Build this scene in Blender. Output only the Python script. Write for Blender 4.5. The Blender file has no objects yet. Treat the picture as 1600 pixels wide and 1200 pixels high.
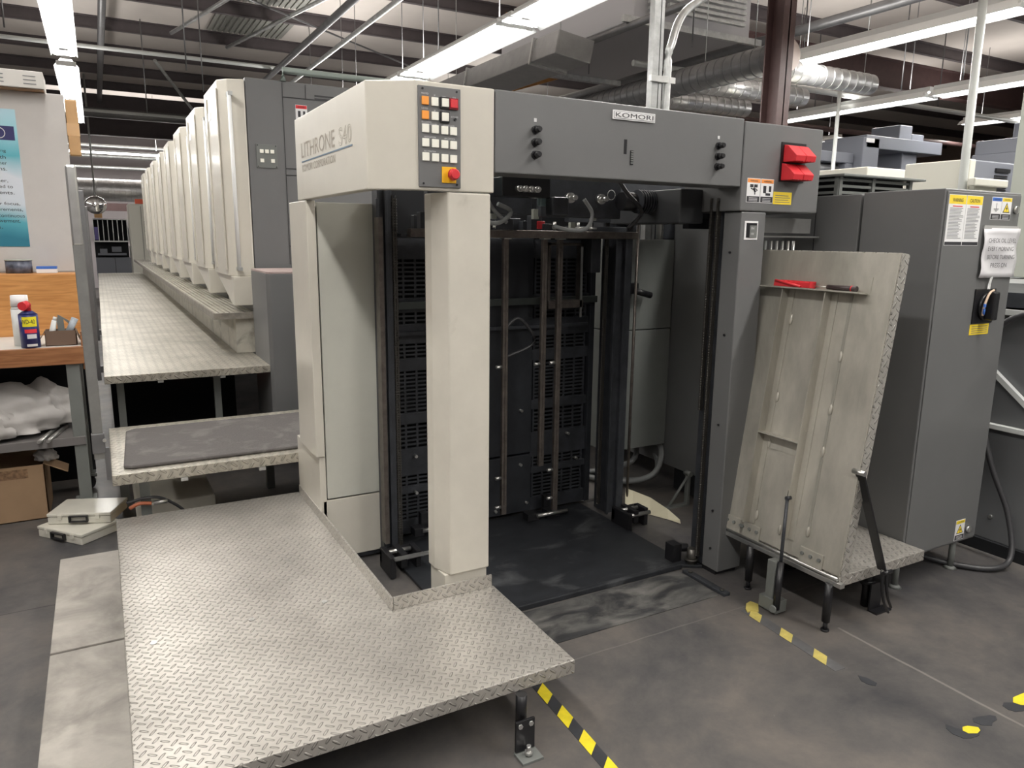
import bpy, bmesh, math, random
from mathutils import Vector, Matrix
random.seed(7)
PI = math.pi
SC = bpy.context.scene
COL = SC.collection

# ------------------------------------------------------------------ camera
cam_d = bpy.data.cameras.new('camera')
cam = bpy.data.objects.new('camera', cam_d); COL.objects.link(cam)
cam_d.sensor_fit = 'HORIZONTAL'; cam_d.sensor_width = 36.0
cam_d.lens = 36.0*1155/1600
cam_d.clip_start = .05; cam_d.clip_end = 200
RX = (0.87560812, -0.4829078, 0.0105108)
DN = (-0.08451221, -0.17458974, -0.9810077)
FW = (0.47557135, 0.85809002, -0.1936838)
cam.matrix_world = Matrix(((RX[0], -DN[0], -FW[0], 0), (RX[1], -DN[1], -FW[1], 0),
                           (RX[2], -DN[2], -FW[2], 1.5), (0, 0, 0, 1)))
SC.camera = cam

# ------------------------------------------------------------------ world and exposure
w = bpy.data.worlds.new('world'); SC.world = w; w.use_nodes = True
w.node_tree.nodes['Background'].inputs[0].default_value = (.8, .85, .9, 1)
w.node_tree.nodes['Background'].inputs[1].default_value = .25
SC.view_settings.view_transform = 'Standard'; SC.view_settings.look = 'None'
SC.view_settings.exposure = 0.6; SC.view_settings.gamma = 1.0
try: SC.view_settings.use_curve_mapping = False
except Exception: pass
TUBE_POWER = 9.0

# ------------------------------------------------------------------ materials
def mat(name, col, rough=.5, metal=0., noise=0., nscale=8., bump=0., bscale=60., emis=None, estr=0., spec=.5, dirt=None, dscale=2., dlo=.45, dhi=.65, stretch=(1,1,1), coat=0.):
    m = bpy.data.materials.new(name); m.use_nodes = True
    nt = m.node_tree; N = nt.nodes; L = nt.links
    b = N['Principled BSDF']
    b.inputs['Base Color'].default_value = (*col, 1)
    b.inputs['Roughness'].default_value = rough
    b.inputs['Metallic'].default_value = metal
    b.inputs['Specular IOR Level'].default_value = spec
    if coat: b.inputs['Coat Weight'].default_value = coat; b.inputs['Coat Roughness'].default_value = .12
    tc = N.new('ShaderNodeTexCoord'); mp = N.new('ShaderNodeMapping'); mp.inputs['Scale'].default_value = stretch
    g = N.new('ShaderNodeNewGeometry')
    L.new(g.outputs['Position'], mp.inputs[0])
    last = None
    if noise:
        n = N.new('ShaderNodeTexNoise'); n.inputs['Scale'].default_value = nscale; n.inputs['Detail'].default_value = 6
        n.inputs['Roughness'].default_value = .65
        L.new(mp.outputs[0], n.inputs['Vector'])
        mr = N.new('ShaderNodeMapRange'); mr.inputs[1].default_value = .3; mr.inputs[2].default_value = .7
        mr.inputs[3].default_value = 1-noise; mr.inputs[4].default_value = 1+noise
        L.new(n.outputs[0], mr.inputs[0])
        mx = N.new('ShaderNodeMix'); mx.data_type = 'RGBA'; mx.blend_type = 'MULTIPLY'; mx.inputs[0].default_value = 1
        mx.inputs[6].default_value = (*col, 1); L.new(mr.outputs[0], mx.inputs[7])
        last = mx.outputs[2]
    if dirt:
        n = N.new('ShaderNodeTexNoise'); n.inputs['Scale'].default_value = dscale; n.inputs['Detail'].default_value = 8
        n.inputs['Roughness'].default_value = .6; n.inputs['Distortion'].default_value = .6
        L.new(mp.outputs[0], n.inputs['Vector'])
        mr = N.new('ShaderNodeMapRange'); mr.inputs[1].default_value = dlo; mr.inputs[2].default_value = dhi
        L.new(n.outputs[0], mr.inputs[0])
        mx = N.new('ShaderNodeMix'); mx.data_type = 'RGBA'
        L.new(mr.outputs[0], mx.inputs[0])
        if last: L.new(last, mx.inputs[6])
        else: mx.inputs[6].default_value = (*col, 1)
        mx.inputs[7].default_value = (*dirt, 1)
        last = mx.outputs[2]
    if last: L.new(last, b.inputs['Base Color'])
    if bump:
        n = N.new('ShaderNodeTexNoise'); n.inputs['Scale'].default_value = bscale; n.inputs['Detail'].default_value = 3
        L.new(mp.outputs[0], n.inputs['Vector'])
        bp = N.new('ShaderNodeBump'); bp.inputs['Strength'].default_value = bump; bp.inputs['Distance'].default_value = .01
        L.new(n.outputs[0], bp.inputs['Height']); L.new(bp.outputs[0], b.inputs['Normal'])
    if emis:
        b.inputs['Emission Color'].default_value = (*emis, 1); b.inputs['Emission Strength'].default_value = estr
    return m

def M_(N, L, op, a, b=None, c=None):
    n = N.new('ShaderNodeMath'); n.operation = op
    for i, v in enumerate((a, b, c)):
        if v is None: continue
        if isinstance(v, (int, float)): n.inputs[i].default_value = v
        else: L.new(v, n.inputs[i])
    return n.outputs[0]

def diamond(name, col, col2, pitch=.026, rough=.42, metal=.55, bump=1.0, rib=0.):
    """tread plate: raised bars alternating +-45 degrees, on box-projected UVs in metres"""
    m = bpy.data.materials.new(name); m.use_nodes = True
    nt = m.node_tree; N = nt.nodes; L = nt.links; b = N['Principled BSDF']
    uv = N.new('ShaderNodeUVMap'); uv.uv_map = 'uv'
    mp = N.new('ShaderNodeMapping'); mp.inputs['Scale'].default_value = (1/pitch, 1/pitch, 1); mp.inputs['Rotation'].default_value = (0, 0, math.radians(38))
    L.new(uv.outputs[0], mp.inputs[0])
    s = N.new('ShaderNodeSeparateXYZ'); L.new(mp.outputs[0], s.inputs[0])
    X, Y = s.outputs[0], s.outputs[1]
    fx = M_(N, L, 'FLOOR', X); fy = M_(N, L, 'FLOOR', Y)
    u = M_(N, L, 'SUBTRACT', M_(N, L, 'SUBTRACT', X, fx), .5); v = M_(N, L, 'SUBTRACT', M_(N, L, 'SUBTRACT', Y, fy), .5)
    par = M_(N, L, 'ABSOLUTE', M_(N, L, 'MODULO', M_(N, L, 'ADD', fx, fy), 2))
    inv = M_(N, L, 'SUBTRACT', 1, par)
    a = M_(N, L, 'ADD', M_(N, L, 'MULTIPLY', u, inv), M_(N, L, 'MULTIPLY', v, par))
    c = M_(N, L, 'ADD', M_(N, L, 'MULTIPLY', v, inv), M_(N, L, 'MULTIPLY', u, par))
    e = M_(N, L, 'ADD', M_(N, L, 'POWER', M_(N, L, 'DIVIDE', M_(N, L, 'ABSOLUTE', a), .56), 2), M_(N, L, 'POWER', M_(N, L, 'DIVIDE', M_(N, L, 'ABSOLUTE', c), .135), 2))
    mr = N.new('ShaderNodeMapRange'); mr.interpolation_type = 'SMOOTHSTEP'
    mr.inputs[1].default_value = 1.25; mr.inputs[2].default_value = .25; L.new(e, mr.inputs[0])
    bp = N.new('ShaderNodeBump'); bp.inputs['Strength'].default_value = bump; bp.inputs['Distance'].default_value = .0035
    L.new(mr.outputs[0], bp.inputs['Height']); L.new(bp.outputs[0], b.inputs['Normal'])
    g = N.new('ShaderNodeNewGeometry')
    n1 = N.new('ShaderNodeTexNoise'); n1.inputs['Scale'].default_value = 3.2; n1.inputs['Detail'].default_value = 7; n1.inputs['Roughness'].default_value = .65
    L.new(g.outputs['Position'], n1.inputs['Vector'])
    r1 = N.new('ShaderNodeMapRange'); r1.inputs[1].default_value = .38; r1.inputs[2].default_value = .68; L.new(n1.outputs[0], r1.inputs[0])
    mx = N.new('ShaderNodeMix'); mx.data_type = 'RGBA'; L.new(r1.outputs[0], mx.inputs[0])
    mx.inputs[6].default_value = (*col, 1); mx.inputs[7].default_value = (*col2, 1)
    # darker ring round the foot of every raised bar
    ring = N.new('ShaderNodeMapRange'); ring.inputs[1].default_value = 2.1; ring.inputs[2].default_value = 1.0; ring.inputs[3].default_value = 0; ring.inputs[4].default_value = 1
    L.new(e, ring.inputs[0])
    top = N.new('ShaderNodeMapRange'); top.inputs[1].default_value = .9; top.inputs[2].default_value = .3; L.new(e, top.inputs[0])
    rg = M_(N, L, 'MULTIPLY', M_(N, L, 'SUBTRACT', ring.outputs[0], top.outputs[0]), .5)
    m2 = N.new('ShaderNodeMix'); m2.data_type = 'RGBA'; L.new(rg, m2.inputs[0]); L.new(mx.outputs[2], m2.inputs[6])
    m2.inputs[7].default_value = (.1, .095, .085, 1)
    out = m2.outputs[2]
    if rib:      # wear lines polished along the length of the plate
        sp = N.new('ShaderNodeSeparateXYZ'); L.new(uv.outputs[0], sp.inputs[0])
        wv = M_(N, L, 'SINE', M_(N, L, 'MULTIPLY', sp.outputs[0], 2*PI/.05))
        m3 = N.new('ShaderNodeMix'); m3.data_type = 'RGBA'; L.new(M_(N, L, 'MULTIPLY', M_(N, L, 'MAXIMUM', wv, 0), rib), m3.inputs[0])
        L.new(out, m3.inputs[6]); m3.inputs[7].default_value = (.2, .19, .16, 1); out = m3.outputs[2]
    L.new(out, b.inputs['Base Color'])
    b.inputs['Roughness'].default_value = rough; b.inputs['Metallic'].default_value = metal
    return m

def concrete():
    m = bpy.data.materials.new('polished_concrete'); m.use_nodes = True
    nt = m.node_tree; N = nt.nodes; L = nt.links; b = N['Principled BSDF']
    g = N.new('ShaderNodeNewGeometry')
    def noise(sc, det, dist=0., ro=.6):
        n = N.new('ShaderNodeTexNoise'); n.inputs['Scale'].default_value = sc; n.inputs['Detail'].default_value = det
        n.inputs['Distortion'].default_value = dist; n.inputs['Roughness'].default_value = ro
        L.new(g.outputs['Position'], n.inputs['Vector']); return n.outputs[0]
    cr = N.new('ShaderNodeValToRGB'); L.new(M_(N, L, 'ADD', M_(N, L, 'MULTIPLY', noise(1.3, 9, .35, .68), .72), M_(N, L, 'MULTIPLY', noise(5.5, 8, .2, .75), .28)), cr.inputs[0])
    e = cr.color_ramp.elements; e[0].position = .36; e[0].color = (.048, .048, .052, 1); e[1].position = .66; e[1].color = (.165, .146, .128, 1)
    e2 = e.new(.5); e2.color = (.100, .094, .090, 1)
    sp = N.new('ShaderNodeMapRange'); sp.inputs[1].default_value = .66; sp.inputs[2].default_value = .75; L.new(noise(26, 5, .0, .75), sp.inputs[0])
    m1 = N.new('ShaderNodeMix'); m1.data_type = 'RGBA'; L.new(M_(N, L, 'MULTIPLY', sp.outputs[0], .35), m1.inputs[0]); L.new(cr.outputs[0], m1.inputs[6]); m1.inputs[7].default_value = (.3, .285, .26, 1)
    s = N.new('ShaderNodeSeparateXYZ'); L.new(g.outputs['Position'], s.inputs[0])
    wob = M_(N, L, 'MULTIPLY', M_(N, L, 'SUBTRACT', noise(6, 3), .5), .012)
    # control joints of the slab
    def line(out, c, wd, lim=None, limout=None, less=True):
        d = M_(N, L, 'ABSOLUTE', M_(N, L, 'SUBTRACT', M_(N, L, 'ADD', out, wob), c))
        k = M_(N, L, 'LESS_THAN', d, wd)
        if lim is not None: k = M_(N, L, 'MULTIPLY', k, M_(N, L, 'LESS_THAN' if less else 'GREATER_THAN', limout, lim))
        return k
    l1 = line(s.outputs[0], 2.44, .0055, 1.72, s.outputs[1])
    l3 = line(s.outputs[1], 2.02, .003, 1.1, s.outputs[0], False)
    l2 = line(s.outputs[1], 3.36, .004)
    k = M_(N, L, 'MAXIMUM', l1, M_(N, L, 'MULTIPLY', l3, .5))
    m2 = N.new('ShaderNodeMix'); m2.data_type = 'RGBA'; L.new(M_(N, L, 'MULTIPLY', k, .55), m2.inputs[0]); L.new(m1.outputs[2], m2.inputs[6]); m2.inputs[7].default_value = (.26, .245, .22, 1)
    m3 = N.new('ShaderNodeMix'); m3.data_type = 'RGBA'; L.new(M_(N, L, 'MULTIPLY', l2, .7), m3.inputs[0]); L.new(m2.outputs[2], m3.inputs[6]); m3.inputs[7].default_value = (.03, .03, .03, 1)
    L.new(m3.outputs[2], b.inputs['Base Color'])
    rr = N.new('ShaderNodeMapRange'); rr.inputs[3].default_value = .34; rr.inputs[4].default_value = .62; L.new(noise(4, 6, .5), rr.inputs[0])
    L.new(rr.outputs[0], b.inputs['Roughness']); b.inputs['Specular IOR Level'].default_value = .4
    return m

def wood(name, c1, c2, sc=3., rot=0., rough=.45):
    m = bpy.data.materials.new(name); m.use_nodes = True
    nt = m.node_tree; N = nt.nodes; L = nt.links; b = N['Principled BSDF']
    g = N.new('ShaderNodeNewGeometry'); mp = N.new('ShaderNodeMapping'); mp.inputs['Scale'].default_value = (1.2, 6, 14) if not rot else (9, 1.5, 9)
    L.new(g.outputs['Position'], mp.inputs[0])
    n = N.new('ShaderNodeTexNoise'); n.inputs['Scale'].default_value = sc; n.inputs['Detail'].default_value = 7; n.inputs['Distortion'].default_value = 1.4
    L.new(mp.outputs[0], n.inputs['Vector'])
    cr = N.new('ShaderNodeValToRGB'); L.new(n.outputs[0], cr.inputs[0]); e = cr.color_ramp.elements
    e[0].position = .35; e[0].color = (*c1, 1); e[1].position = .65; e[1].color = (*c2, 1)
    L.new(cr.outputs[0], b.inputs['Base Color']); b.inputs['Roughness'].default_value = rough
    return m

CREAM = mat('cream_enamel', (.62, .59, .515), .3, noise=.04, nscale=5, coat=.15)
CREAMW = mat('cream_enamel_worn', (.62, .59, .515), .42, noise=.05, nscale=6, dirt=(.42, .40, .33), dscale=3.5, dlo=.58, dhi=.8)
GREY = mat('grey_enamel', (.152, .154, .154), .38, noise=.05, nscale=3)
GREYM = mat('mid_grey_enamel', (.17, .18, .17), .45, noise=.06)
DARK = mat('dark_grease_steel', (.052, .056, .064), .42, .25, noise=.35, nscale=9)
BLACK = mat('black_plastic', (.014, .014, .016), .35)
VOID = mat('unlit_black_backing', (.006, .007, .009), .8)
STEEL = mat('bright_steel', (.62, .62, .60), .28, .9, noise=.1)
GALV = mat('galvanised_steel', (.50, .51, .50), .38, .75, noise=.2, nscale=14)
ALU = mat('brushed_aluminium', (.50, .48, .42), .46, .35, noise=.2, nscale=7, dirt=(.27, .26, .22), dscale=3.2, dlo=.44, dhi=.78, stretch=(1, 1, .35))
BARM = mat('worn_steel_bar', (.16, .14, .125), .35, .7, noise=.3, nscale=20)
TREAD = diamond('tread_plate', (.56, .535, .49), (.40, .38, .345))
TREADE = diamond('hatch_edge_tread', (.60, .58, .53), (.45, .43, .39), bump=1.8, pitch=.03)
TREADW = diamond('worn_tread_plate', (.53, .50, .43), (.33, .31, .26), pitch=.036, rib=.30)
FLOOR = concrete()
WHITEB = mat('white_button', (.80, .79, .70), .35, emis=(.8, .78, .7), estr=.08)
ORANGE = mat('orange_button', (.95, .36, .06), .35)
RED = mat('red_plastic', (.68, .035, .045), .38)
YELLOW = mat('yellow_plastic', (.90, .50, .02), .4)
TAPEY = mat('yellow_tape', (.80, .66, .03), .5, noise=.12, nscale=20)
TAPEYD = mat('faded_yellow_tape', (.52, .43, .12), .55, noise=.2, nscale=20)
TAPEB = mat('black_tape', (.035, .037, .042), .55, noise=.25)
TAPEG = mat('worn_grey_tape', (.10, .10, .102), .6, noise=.25)
PAPER = mat('white_paper', (.80, .80, .80), .6)
INK = mat('dark_ink', (.03, .03, .035), .6)
INKG = mat('grey_ink', (.16, .16, .17), .6)
INKW = mat('white_ink', (.65, .65, .65), .6)
INKO = mat('orange_ink', (.90, .33, .08), .6)
INKY = mat('yellow_ink', (.90, .68, .04), .6)
INKB = mat('blue_ink', (.05, .16, .55), .6)
INKR = mat('red_ink', (.75, .04, .05), .6)
BLUELINE = mat('slate_blue_ink', (.12, .19, .26), .5)
BRONZE = mat('faded_bronze_ink', (.30, .26, .20), .4)
PALEB = mat('pale_ink', (.46, .43, .36), .4)
MATR = mat('charcoal_rubber_foam', (.095, .087, .083), .8, bump=.35, bscale=90, dirt=(.17, .16, .15), dscale=7, dlo=.5, dhi=.75)
FLOORBLK = mat('black_powdered_steel', (.020, .022, .026), .5, noise=.3, dirt=(.12, .125, .13), dscale=3.4, dlo=.56, dhi=.8, stretch=(1, 1.6, 1))
FLOORWORN = mat('scuffed_black_steel', (.035, .036, .038), .5, noise=.3, dirt=(.20, .195, .18), dscale=4.5, dlo=.42, dhi=.72, stretch=(1, 1.8, 1))
CHAIN = mat('oily_chain', (.11, .105, .095), .35, .75)
TEAL = mat('pale_teal_paint', (.22, .31, .32), .45)
RUBBER = mat('grey_hose', (.13, .14, .14), .45)
HOSEL = mat('light_grey_hose', (.24, .25, .25), .4)
PIPEW = mat('white_pipe', (.62, .64, .62), .35)
PURLIN = mat('purlin_brown_primer', (.085, .070, .073), .6, noise=.1)
MAROON = mat('maroon_primer', (.105, .062, .060), .5, noise=.15)
INSUL = mat('white_ceiling_insulation', (.64, .59, .55), .75, noise=.05, nscale=1.2, bump=.5, bscale=1.5)
METALDECK = mat('bare_roof_deck', (.34, .34, .31), .5, .3)
WALL = mat('lavender_grey_wall', (.36, .33, .335), .7, noise=.05, nscale=1)
WALLT = mat('tan_wall', (.30, .22, .17), .75, noise=.1)
DUCTM = mat('silver_duct', (.66, .66, .66), .3, .7, noise=.15, nscale=9, bump=.3, bscale=22)
DUCTD = mat('dull_duct', (.20, .20, .205), .4, .6, noise=.12)
LAMP = mat('fluorescent_tube', (1, 1, 1), .5, emis=(1., .985, .96), estr=TUBE_POWER)
REFL = mat('white_reflector', (.80, .81, .80), .35)
WOODO = wood('orange_plywood', (.46, .20, .055), (.62, .30, .095))
WOODB = wood('brown_pine', (.24, .095, .035), (.38, .17, .07))
WOODP = mat('bench_paper_cover', (.66, .64, .60), .5, noise=.06)
PLANKM = mat('weathered_painted_plywood', (.40, .375, .335), .6, noise=.08, nscale=20, dirt=(.22, .205, .185), dscale=4, dlo=.42, dhi=.68)
CARD = mat('cardboard', (.33, .215, .125), .75, noise=.07)
CARDL = mat('light_cardboard', (.56, .34, .16), .7, noise=.08)
BOARDW = mat('off_white_board', (.54, .515, .49), .6, noise=.03)
PLASTIC = mat('translucent_plastic', (.66, .64, .56), .38, noise=.06, coat=.2)
BAG = mat('white_plastic_bag', (.50, .48, .46), .45, bump=.6, bscale=10)
NAVY = mat('navy_can', (.02, .03, .15), .3)
CANW = mat('white_can', (.72, .74, .72), .3)
SIGNY = mat('yellow_can_badge', (.85, .75, .03), .4)
CABLE = mat('black_cable', (.045, .045, .048), .4)
PALEG = mat('pale_green_grey_enamel', (.40, .42, .37), .4)
PCREAM = mat('pale_press_cream', (.66, .65, .57), .35)
PGREY = mat('blue_grey_enamel', (.17, .18, .21), .45)

# ------------------------------------------------------------------ mesh helpers
class MB:
    def __init__(s): s.b = bmesh.new()
    def box(s, x0, x1, y0, y1, z0, z1, mi=0, rot=None):
        vs = [s.b.verts.new((x, y, z)) for x in (x0, x1) for y in (y0, y1) for z in (z0, z1)]
        for f in ((0, 1, 3, 2), (4, 6, 7, 5), (0, 4, 5, 1), (2, 3, 7, 6), (0, 2, 6, 4), (1, 5, 7, 3)):
            s.b.faces.new([vs[i] for i in f]).material_index = mi
        if rot: bmesh.ops.transform(s.b, matrix=rot, verts=vs)
        return s
    def prism(s, pts, z0, z1, axis='z', mi=0, rot=None):
        """polygon extruded: axis z -> pts (x,y); y -> pts (x,z) from y=z0..z1; x -> pts (y,z)"""
        def P(p, t): return {'z': (p[0], p[1], t), 'y': (p[0], t, p[1]), 'x': (t, p[0], p[1])}[axis]
        a = [s.b.verts.new(P(p, z0)) for p in pts]; c = [s.b.verts.new(P(p, z1)) for p in pts]
        n = len(pts)
        fs = [s.b.faces.new(a[::-1]), s.b.faces.new(c)] + [s.b.faces.new((a[i], a[(i+1) % n], c[(i+1) % n], c[i])) for i in range(n)]
        for f in fs: f.material_index = mi
        if rot: bmesh.ops.transform(s.b, matrix=rot, verts=a+c)
        return s
    def cyl(s, p0, p1, r, r2=None, n=16, mi=0, cap=True):
        p0 = Vector(p0); p1 = Vector(p1); d = p1-p0; r2 = r if r2 is None else r2
        q = d.to_track_quat('Z', 'Y').to_matrix()
        A = []; B = []
        for i in range(n):
            t = 2*PI*i/n; v = Vector((math.cos(t), math.sin(t), 0))
            A.append(s.b.verts.new(p0+q@(v*r))); B.append(s.b.verts.new(p1+q@(v*r2)))
        for i in range(n):
            f = s.b.faces.new((A[i], A[(i+1) % n], B[(i+1) % n], B[i])); f.smooth = True; f.material_index = mi
        if cap:
            s.b.faces.new(A[::-1]).material_index = mi; s.b.faces.new(B).material_index = mi
        return s
    def tube(s, pts, r, n=8, sub=6, mi=0):
        P = [Vector(p) for p in pts]
        if len(P) > 2 and sub > 1:
            Q = []
            for i in range(len(P)-1):
                a = P[max(i-1, 0)]; b = P[i]; c = P[i+1]; d = P[min(i+2, len(P)-1)]
                for k in range(sub):
                    t = k/sub
                    Q.append(.5*((2*b)+(c-a)*t+(2*a-5*b+4*c-d)*t*t+(3*b-a-3*c+d)*t**3))
            Q.append(P[-1]); P = Q
        rings = []; up = Vector((0, 0, 1))
        for i, p in enumerate(P):
            d = (P[min(i+1, len(P)-1)]-P[max(i-1, 0)])
            if d.length < 1e-6: d = Vector((0, 0, 1))
            d.normalize()
            x = d.cross(up)
            if x.length < .05: x = d.cross(Vector((1, 0, 0)))
            x.normalize(); y = d.cross(x)
            rings.append([s.b.verts.new(p+(x*math.cos(2*PI*k/n)+y*math.sin(2*PI*k/n))*r) for k in range(n)])
        for a, b in zip(rings, rings[1:]):
            for k in range(n):
                f = s.b.faces.new((a[k], a[(k+1) % n], b[(k+1) % n], b[k])); f.smooth = True; f.material_index = mi
        s.b.faces.new(rings[0][::-1]).material_index = mi; s.b.faces.new(rings[-1]).material_index = mi
        return s
    def sphere(s, c, r, sx=1, sy=1, sz=1, mi=0):
        vs = bmesh.ops.create_uvsphere(s.b, u_segments=20, v_segments=12, radius=r)['verts']
        for v in vs: v.co = Vector((v.co.x*sx+c[0], v.co.y*sy+c[1], v.co.z*sz+c[2]))
        for v in vs:
            for f in v.link_faces: f.smooth = True; f.material_index = mi
        return s
    def quad(s, pts, mi=0):
        s.b.faces.new([s.b.verts.new(p) for p in pts]).material_index = mi; return s
    def build(s, name, m, parent=None, bevel=0., rot=None, **tags):
        b = s.b
        if rot: bmesh.ops.transform(b, matrix=rot, verts=b.verts)
        bmesh.ops.recalc_face_normals(b, faces=b.faces)
        uv = b.loops.layers.uv.new('uv')
        for f in b.faces:
            n = f.normal; ax = max(range(3), key=lambda i: abs(n[i]))
            for l in f.loops:
                c = l.vert.co
                l[uv].uv = (c.y, c.z) if ax == 0 else ((c.x, c.z) if ax == 1 else (c.x, c.y))
        org = Vector((0, 0, 0))
        if parent is not None:
            org = origin(parent)
        elif len(b.verts):
            xs = [v.co for v in b.verts]
            org = Vector(((min(v.x for v in xs)+max(v.x for v in xs))/2, (min(v.y for v in xs)+max(v.y for v in xs))/2, min(v.z for v in xs)))
        me = bpy.data.meshes.new(name)
        for v in b.verts: v.co -= org
        b.to_mesh(me); b.free()
        for mm in (m if isinstance(m, (list, tuple)) else [m]): me.materials.append(mm)
        o = bpy.data.objects.new(name, me); COL.objects.link(o)
        if parent is not None: o.parent = parent
        else: o.location = org
        o['_org'] = tuple(org)
        if bevel:
            md = o.modifiers.new('bevel', 'BEVEL'); md.width = bevel; md.segments = 2; md.limit_method = 'ANGLE'
        for k, v in tags.items(): o[k] = v
        return o

def origin(o): return Vector(o['_org'])
def thing(name, loc, label, category, group=None):
    o = bpy.data.objects.new(name, None); COL.objects.link(o); o.location = loc; o['_org'] = tuple(loc)
    o.empty_display_size = .1
    o['label'] = label; o['category'] = category
    if group: o['group'] = group
    return o
def tag(o, label, category, group=None):
    o['label'] = label; o['category'] = category
    if group: o['group'] = group
    return o
def struct(o): o['kind'] = 'structure'; return o
def kids(o): return [c for c in list(bpy.data.objects) if c.parent == o]
def copy_tree(o, off, label=None):
    c = o.copy(); COL.objects.link(c); c.location = Vector(o.location)+Vector(off)
    c['_org'] = tuple(origin(o)+Vector(off))
    if label: c['label'] = label
    for k in kids(o):
        d = k.copy(); COL.objects.link(d); d.parent = c
        for g in kids(k):
            e = g.copy(); COL.objects.link(e); e.parent = d
    return c

def text(s, face, p, wd, ht, m, parent, name='lettering', depth=.0006, bold=0., rot=None, outline=False, flip=False):
    """lettering fitted in a box of wd x ht with its lower left corner at p.  face: '-y', '-x' or 'z'"""
    cu = bpy.data.curves.new(name, 'FONT'); cu.body = s; cu.size = 1; cu.align_x = 'LEFT'; cu.offset = bold
    cu.extrude = 0; cu.resolution_u = 3; cu.space_line = .95
    if outline: cu.fill_mode = 'NONE'; cu.bevel_depth = .014; cu.bevel_resolution = 0
    t = bpy.data.objects.new(name, cu); COL.objects.link(t)
    dg = bpy.context.evaluated_depsgraph_get(); dg.update()
    me = bpy.data.meshes.new_from_object(t.evaluated_get(dg)); bpy.data.objects.remove(t); bpy.data.curves.remove(cu)
    vs = [v.co for v in me.vertices]
    if not vs: return None
    x0 = min(v.x for v in vs); x1 = max(v.x for v in vs); y0 = min(v.y for v in vs); y1 = max(v.y for v in vs)
    sx = wd/(x1-x0); sy = ht/(y1-y0) if ht else sx
    org = origin(parent); p = Vector(p)
    for v in me.vertices:
        a = (v.co.x-x0)*sx; b = (v.co.y-y0)*sy
        if face == '-y': q = Vector((a, -depth, b))
        elif face == '-x': q = Vector((-depth-(v.co.z*.02 if outline else 0), -a, b))
        else: q = Vector((a, b, depth))
        q = p+q
        if rot: q = rot@q
        v.co = q-org
    me.materials.clear(); me.materials.append(m)
    o = bpy.data.objects.new(name, me); COL.objects.link(o); o.parent = parent; o['_org'] = tuple(org)
    return o

# ------------------------------------------------------------------ the building
struct(MB().box(-7, 26, -7, 24, -.1, 0).build('floor', FLOOR))
cb = MB().box(-7, 26, -7, 24, 4.865, 5.0)
struct(cb.build('ceiling', INSUL))
struct(MB().box(-7, 26, 24, 24.15, 0, 5.0).build('wall_back', WALL))
struct(MB().box(-7.15, -7, -7, 24, 0, 5.0).build('wall_left', WALL))
struct(MB().box(26, 26.15, -7, 24, 0, 5.0).build('wall_right', WALLT))
struct(MB().box(-7, 26, -7.15, -7, 0, 5.0).build('wall_front', WALL))
n = 0
y = -6.7
while y < 23.5:          # roof purlins, Z section
    n += 1
    struct(MB().box(-7, 26, y, y+.012, 4.70, 4.86).box(-7, 26, y, y+.07, 4.69, 4.705).box(-7, 26, y-.06, y, 4.85, 4.865).build('trim_%d' % n, PURLIN))
    y += 1.9
if True:
    n += 1
    struct(MB().box(7.6, 26, 9.0, 9.02, 4.2, 4.66).box(7.6, 26, 8.91, 9.11, 4.64, 4.66).box(7.6, 26, 8.91, 9.11, 4.18, 4.2).build('trim_%d' % n, MAROON))
n += 1
struct(MB().box(-7, 26, 20.0, 20.03, 3.72, 4.6).box(-7, 26, 19.9, 20.13, 3.7, 3.73).build('trim_%d' % n, PURLIN))
# bare roof deck seen through the missing insulation
for i, (yy, x0) in enumerate(((10.5, 1.9), (12.4, 1.9))):
    d = MB()
    for k in range(14):
        d.box(x0+k*.085, x0+k*.085+.05, yy, yy+1.6, 4.83, 4.868)
    d.box(x0, x0+1.2, yy, yy+1.6, 4.85, 4.869)
    n += 1; struct(d.build('trim_%d' % n, METALDECK))



def pipe(name, a, b, r, m, label, cat='pipe', group=None, nn=10):
    return tag(MB().cyl(a, b, r, n=nn).build(name, m), label, cat, group)
pipe('ceiling_pipe', (.32, 2, 4.45), (.32, 23.9, 4.45), .05, DUCTD, 'long grey pipe running lengthwise under the ceiling right of the left lamp row')
pipe('ceiling_pipe', (-7, 18.2, 3.95), (12, 18.2, 3.95), .10, DUCTD, 'thick dull pipe crossing under the ceiling at the far left end')
pipe('ceiling_pipe', (-7, 13.2, 4.2), (14, 13.2, 4.2), .03, PIPEW, 'thin pale pipe crossing above the farther printing units')
pipe('ceiling_pipe', (-7, 17.2, 3.85), (5, 17.2, 3.85), .03, PIPEW, 'thin pale pipe crossing just below the thick dull pipe')
for k, zz in enumerate((3.62, 3.4, 3.15)):
    pipe('ceiling_pipe', (-7, 21.5+k*.3, zz), (8, 21.5+k*.3, zz), .045, GALV, ('uppermost', 'middle', 'lowest')[k]+' of three galvanised pipes high across the far wall')
pipe('ceiling_pipe', (3.0, 3, 3.95), (3.0, 23, 3.95), .03, GALV, 'thin conduit running lengthwise left of the bright middle lamp row')
pipe('ceiling_pipe', (2.75, 3, 4.1), (2.75, 23, 4.1), .045, DUCTD, 'thicker conduit beside the thin one left of the middle lamp row')
pipe('ceiling_pipe', (5.1, 2, 3.7), (5.1, 14, 3.7), .04, DUCTD, 'dark pipe running lengthwise right of the middle lamp row')
pipe('ceiling_pipe', (7.2, 2, 3.85), (7.2, 16, 3.85), .055, DUCTD, 'dark pipe running lengthwise past the brown steel column')
pipe('ceiling_pipe', (5.6, 7.3, 3.5), (15, 7.3, 3.5), .035, PIPEW, 'pale pipe crossing behind the right lamp row')
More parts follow.
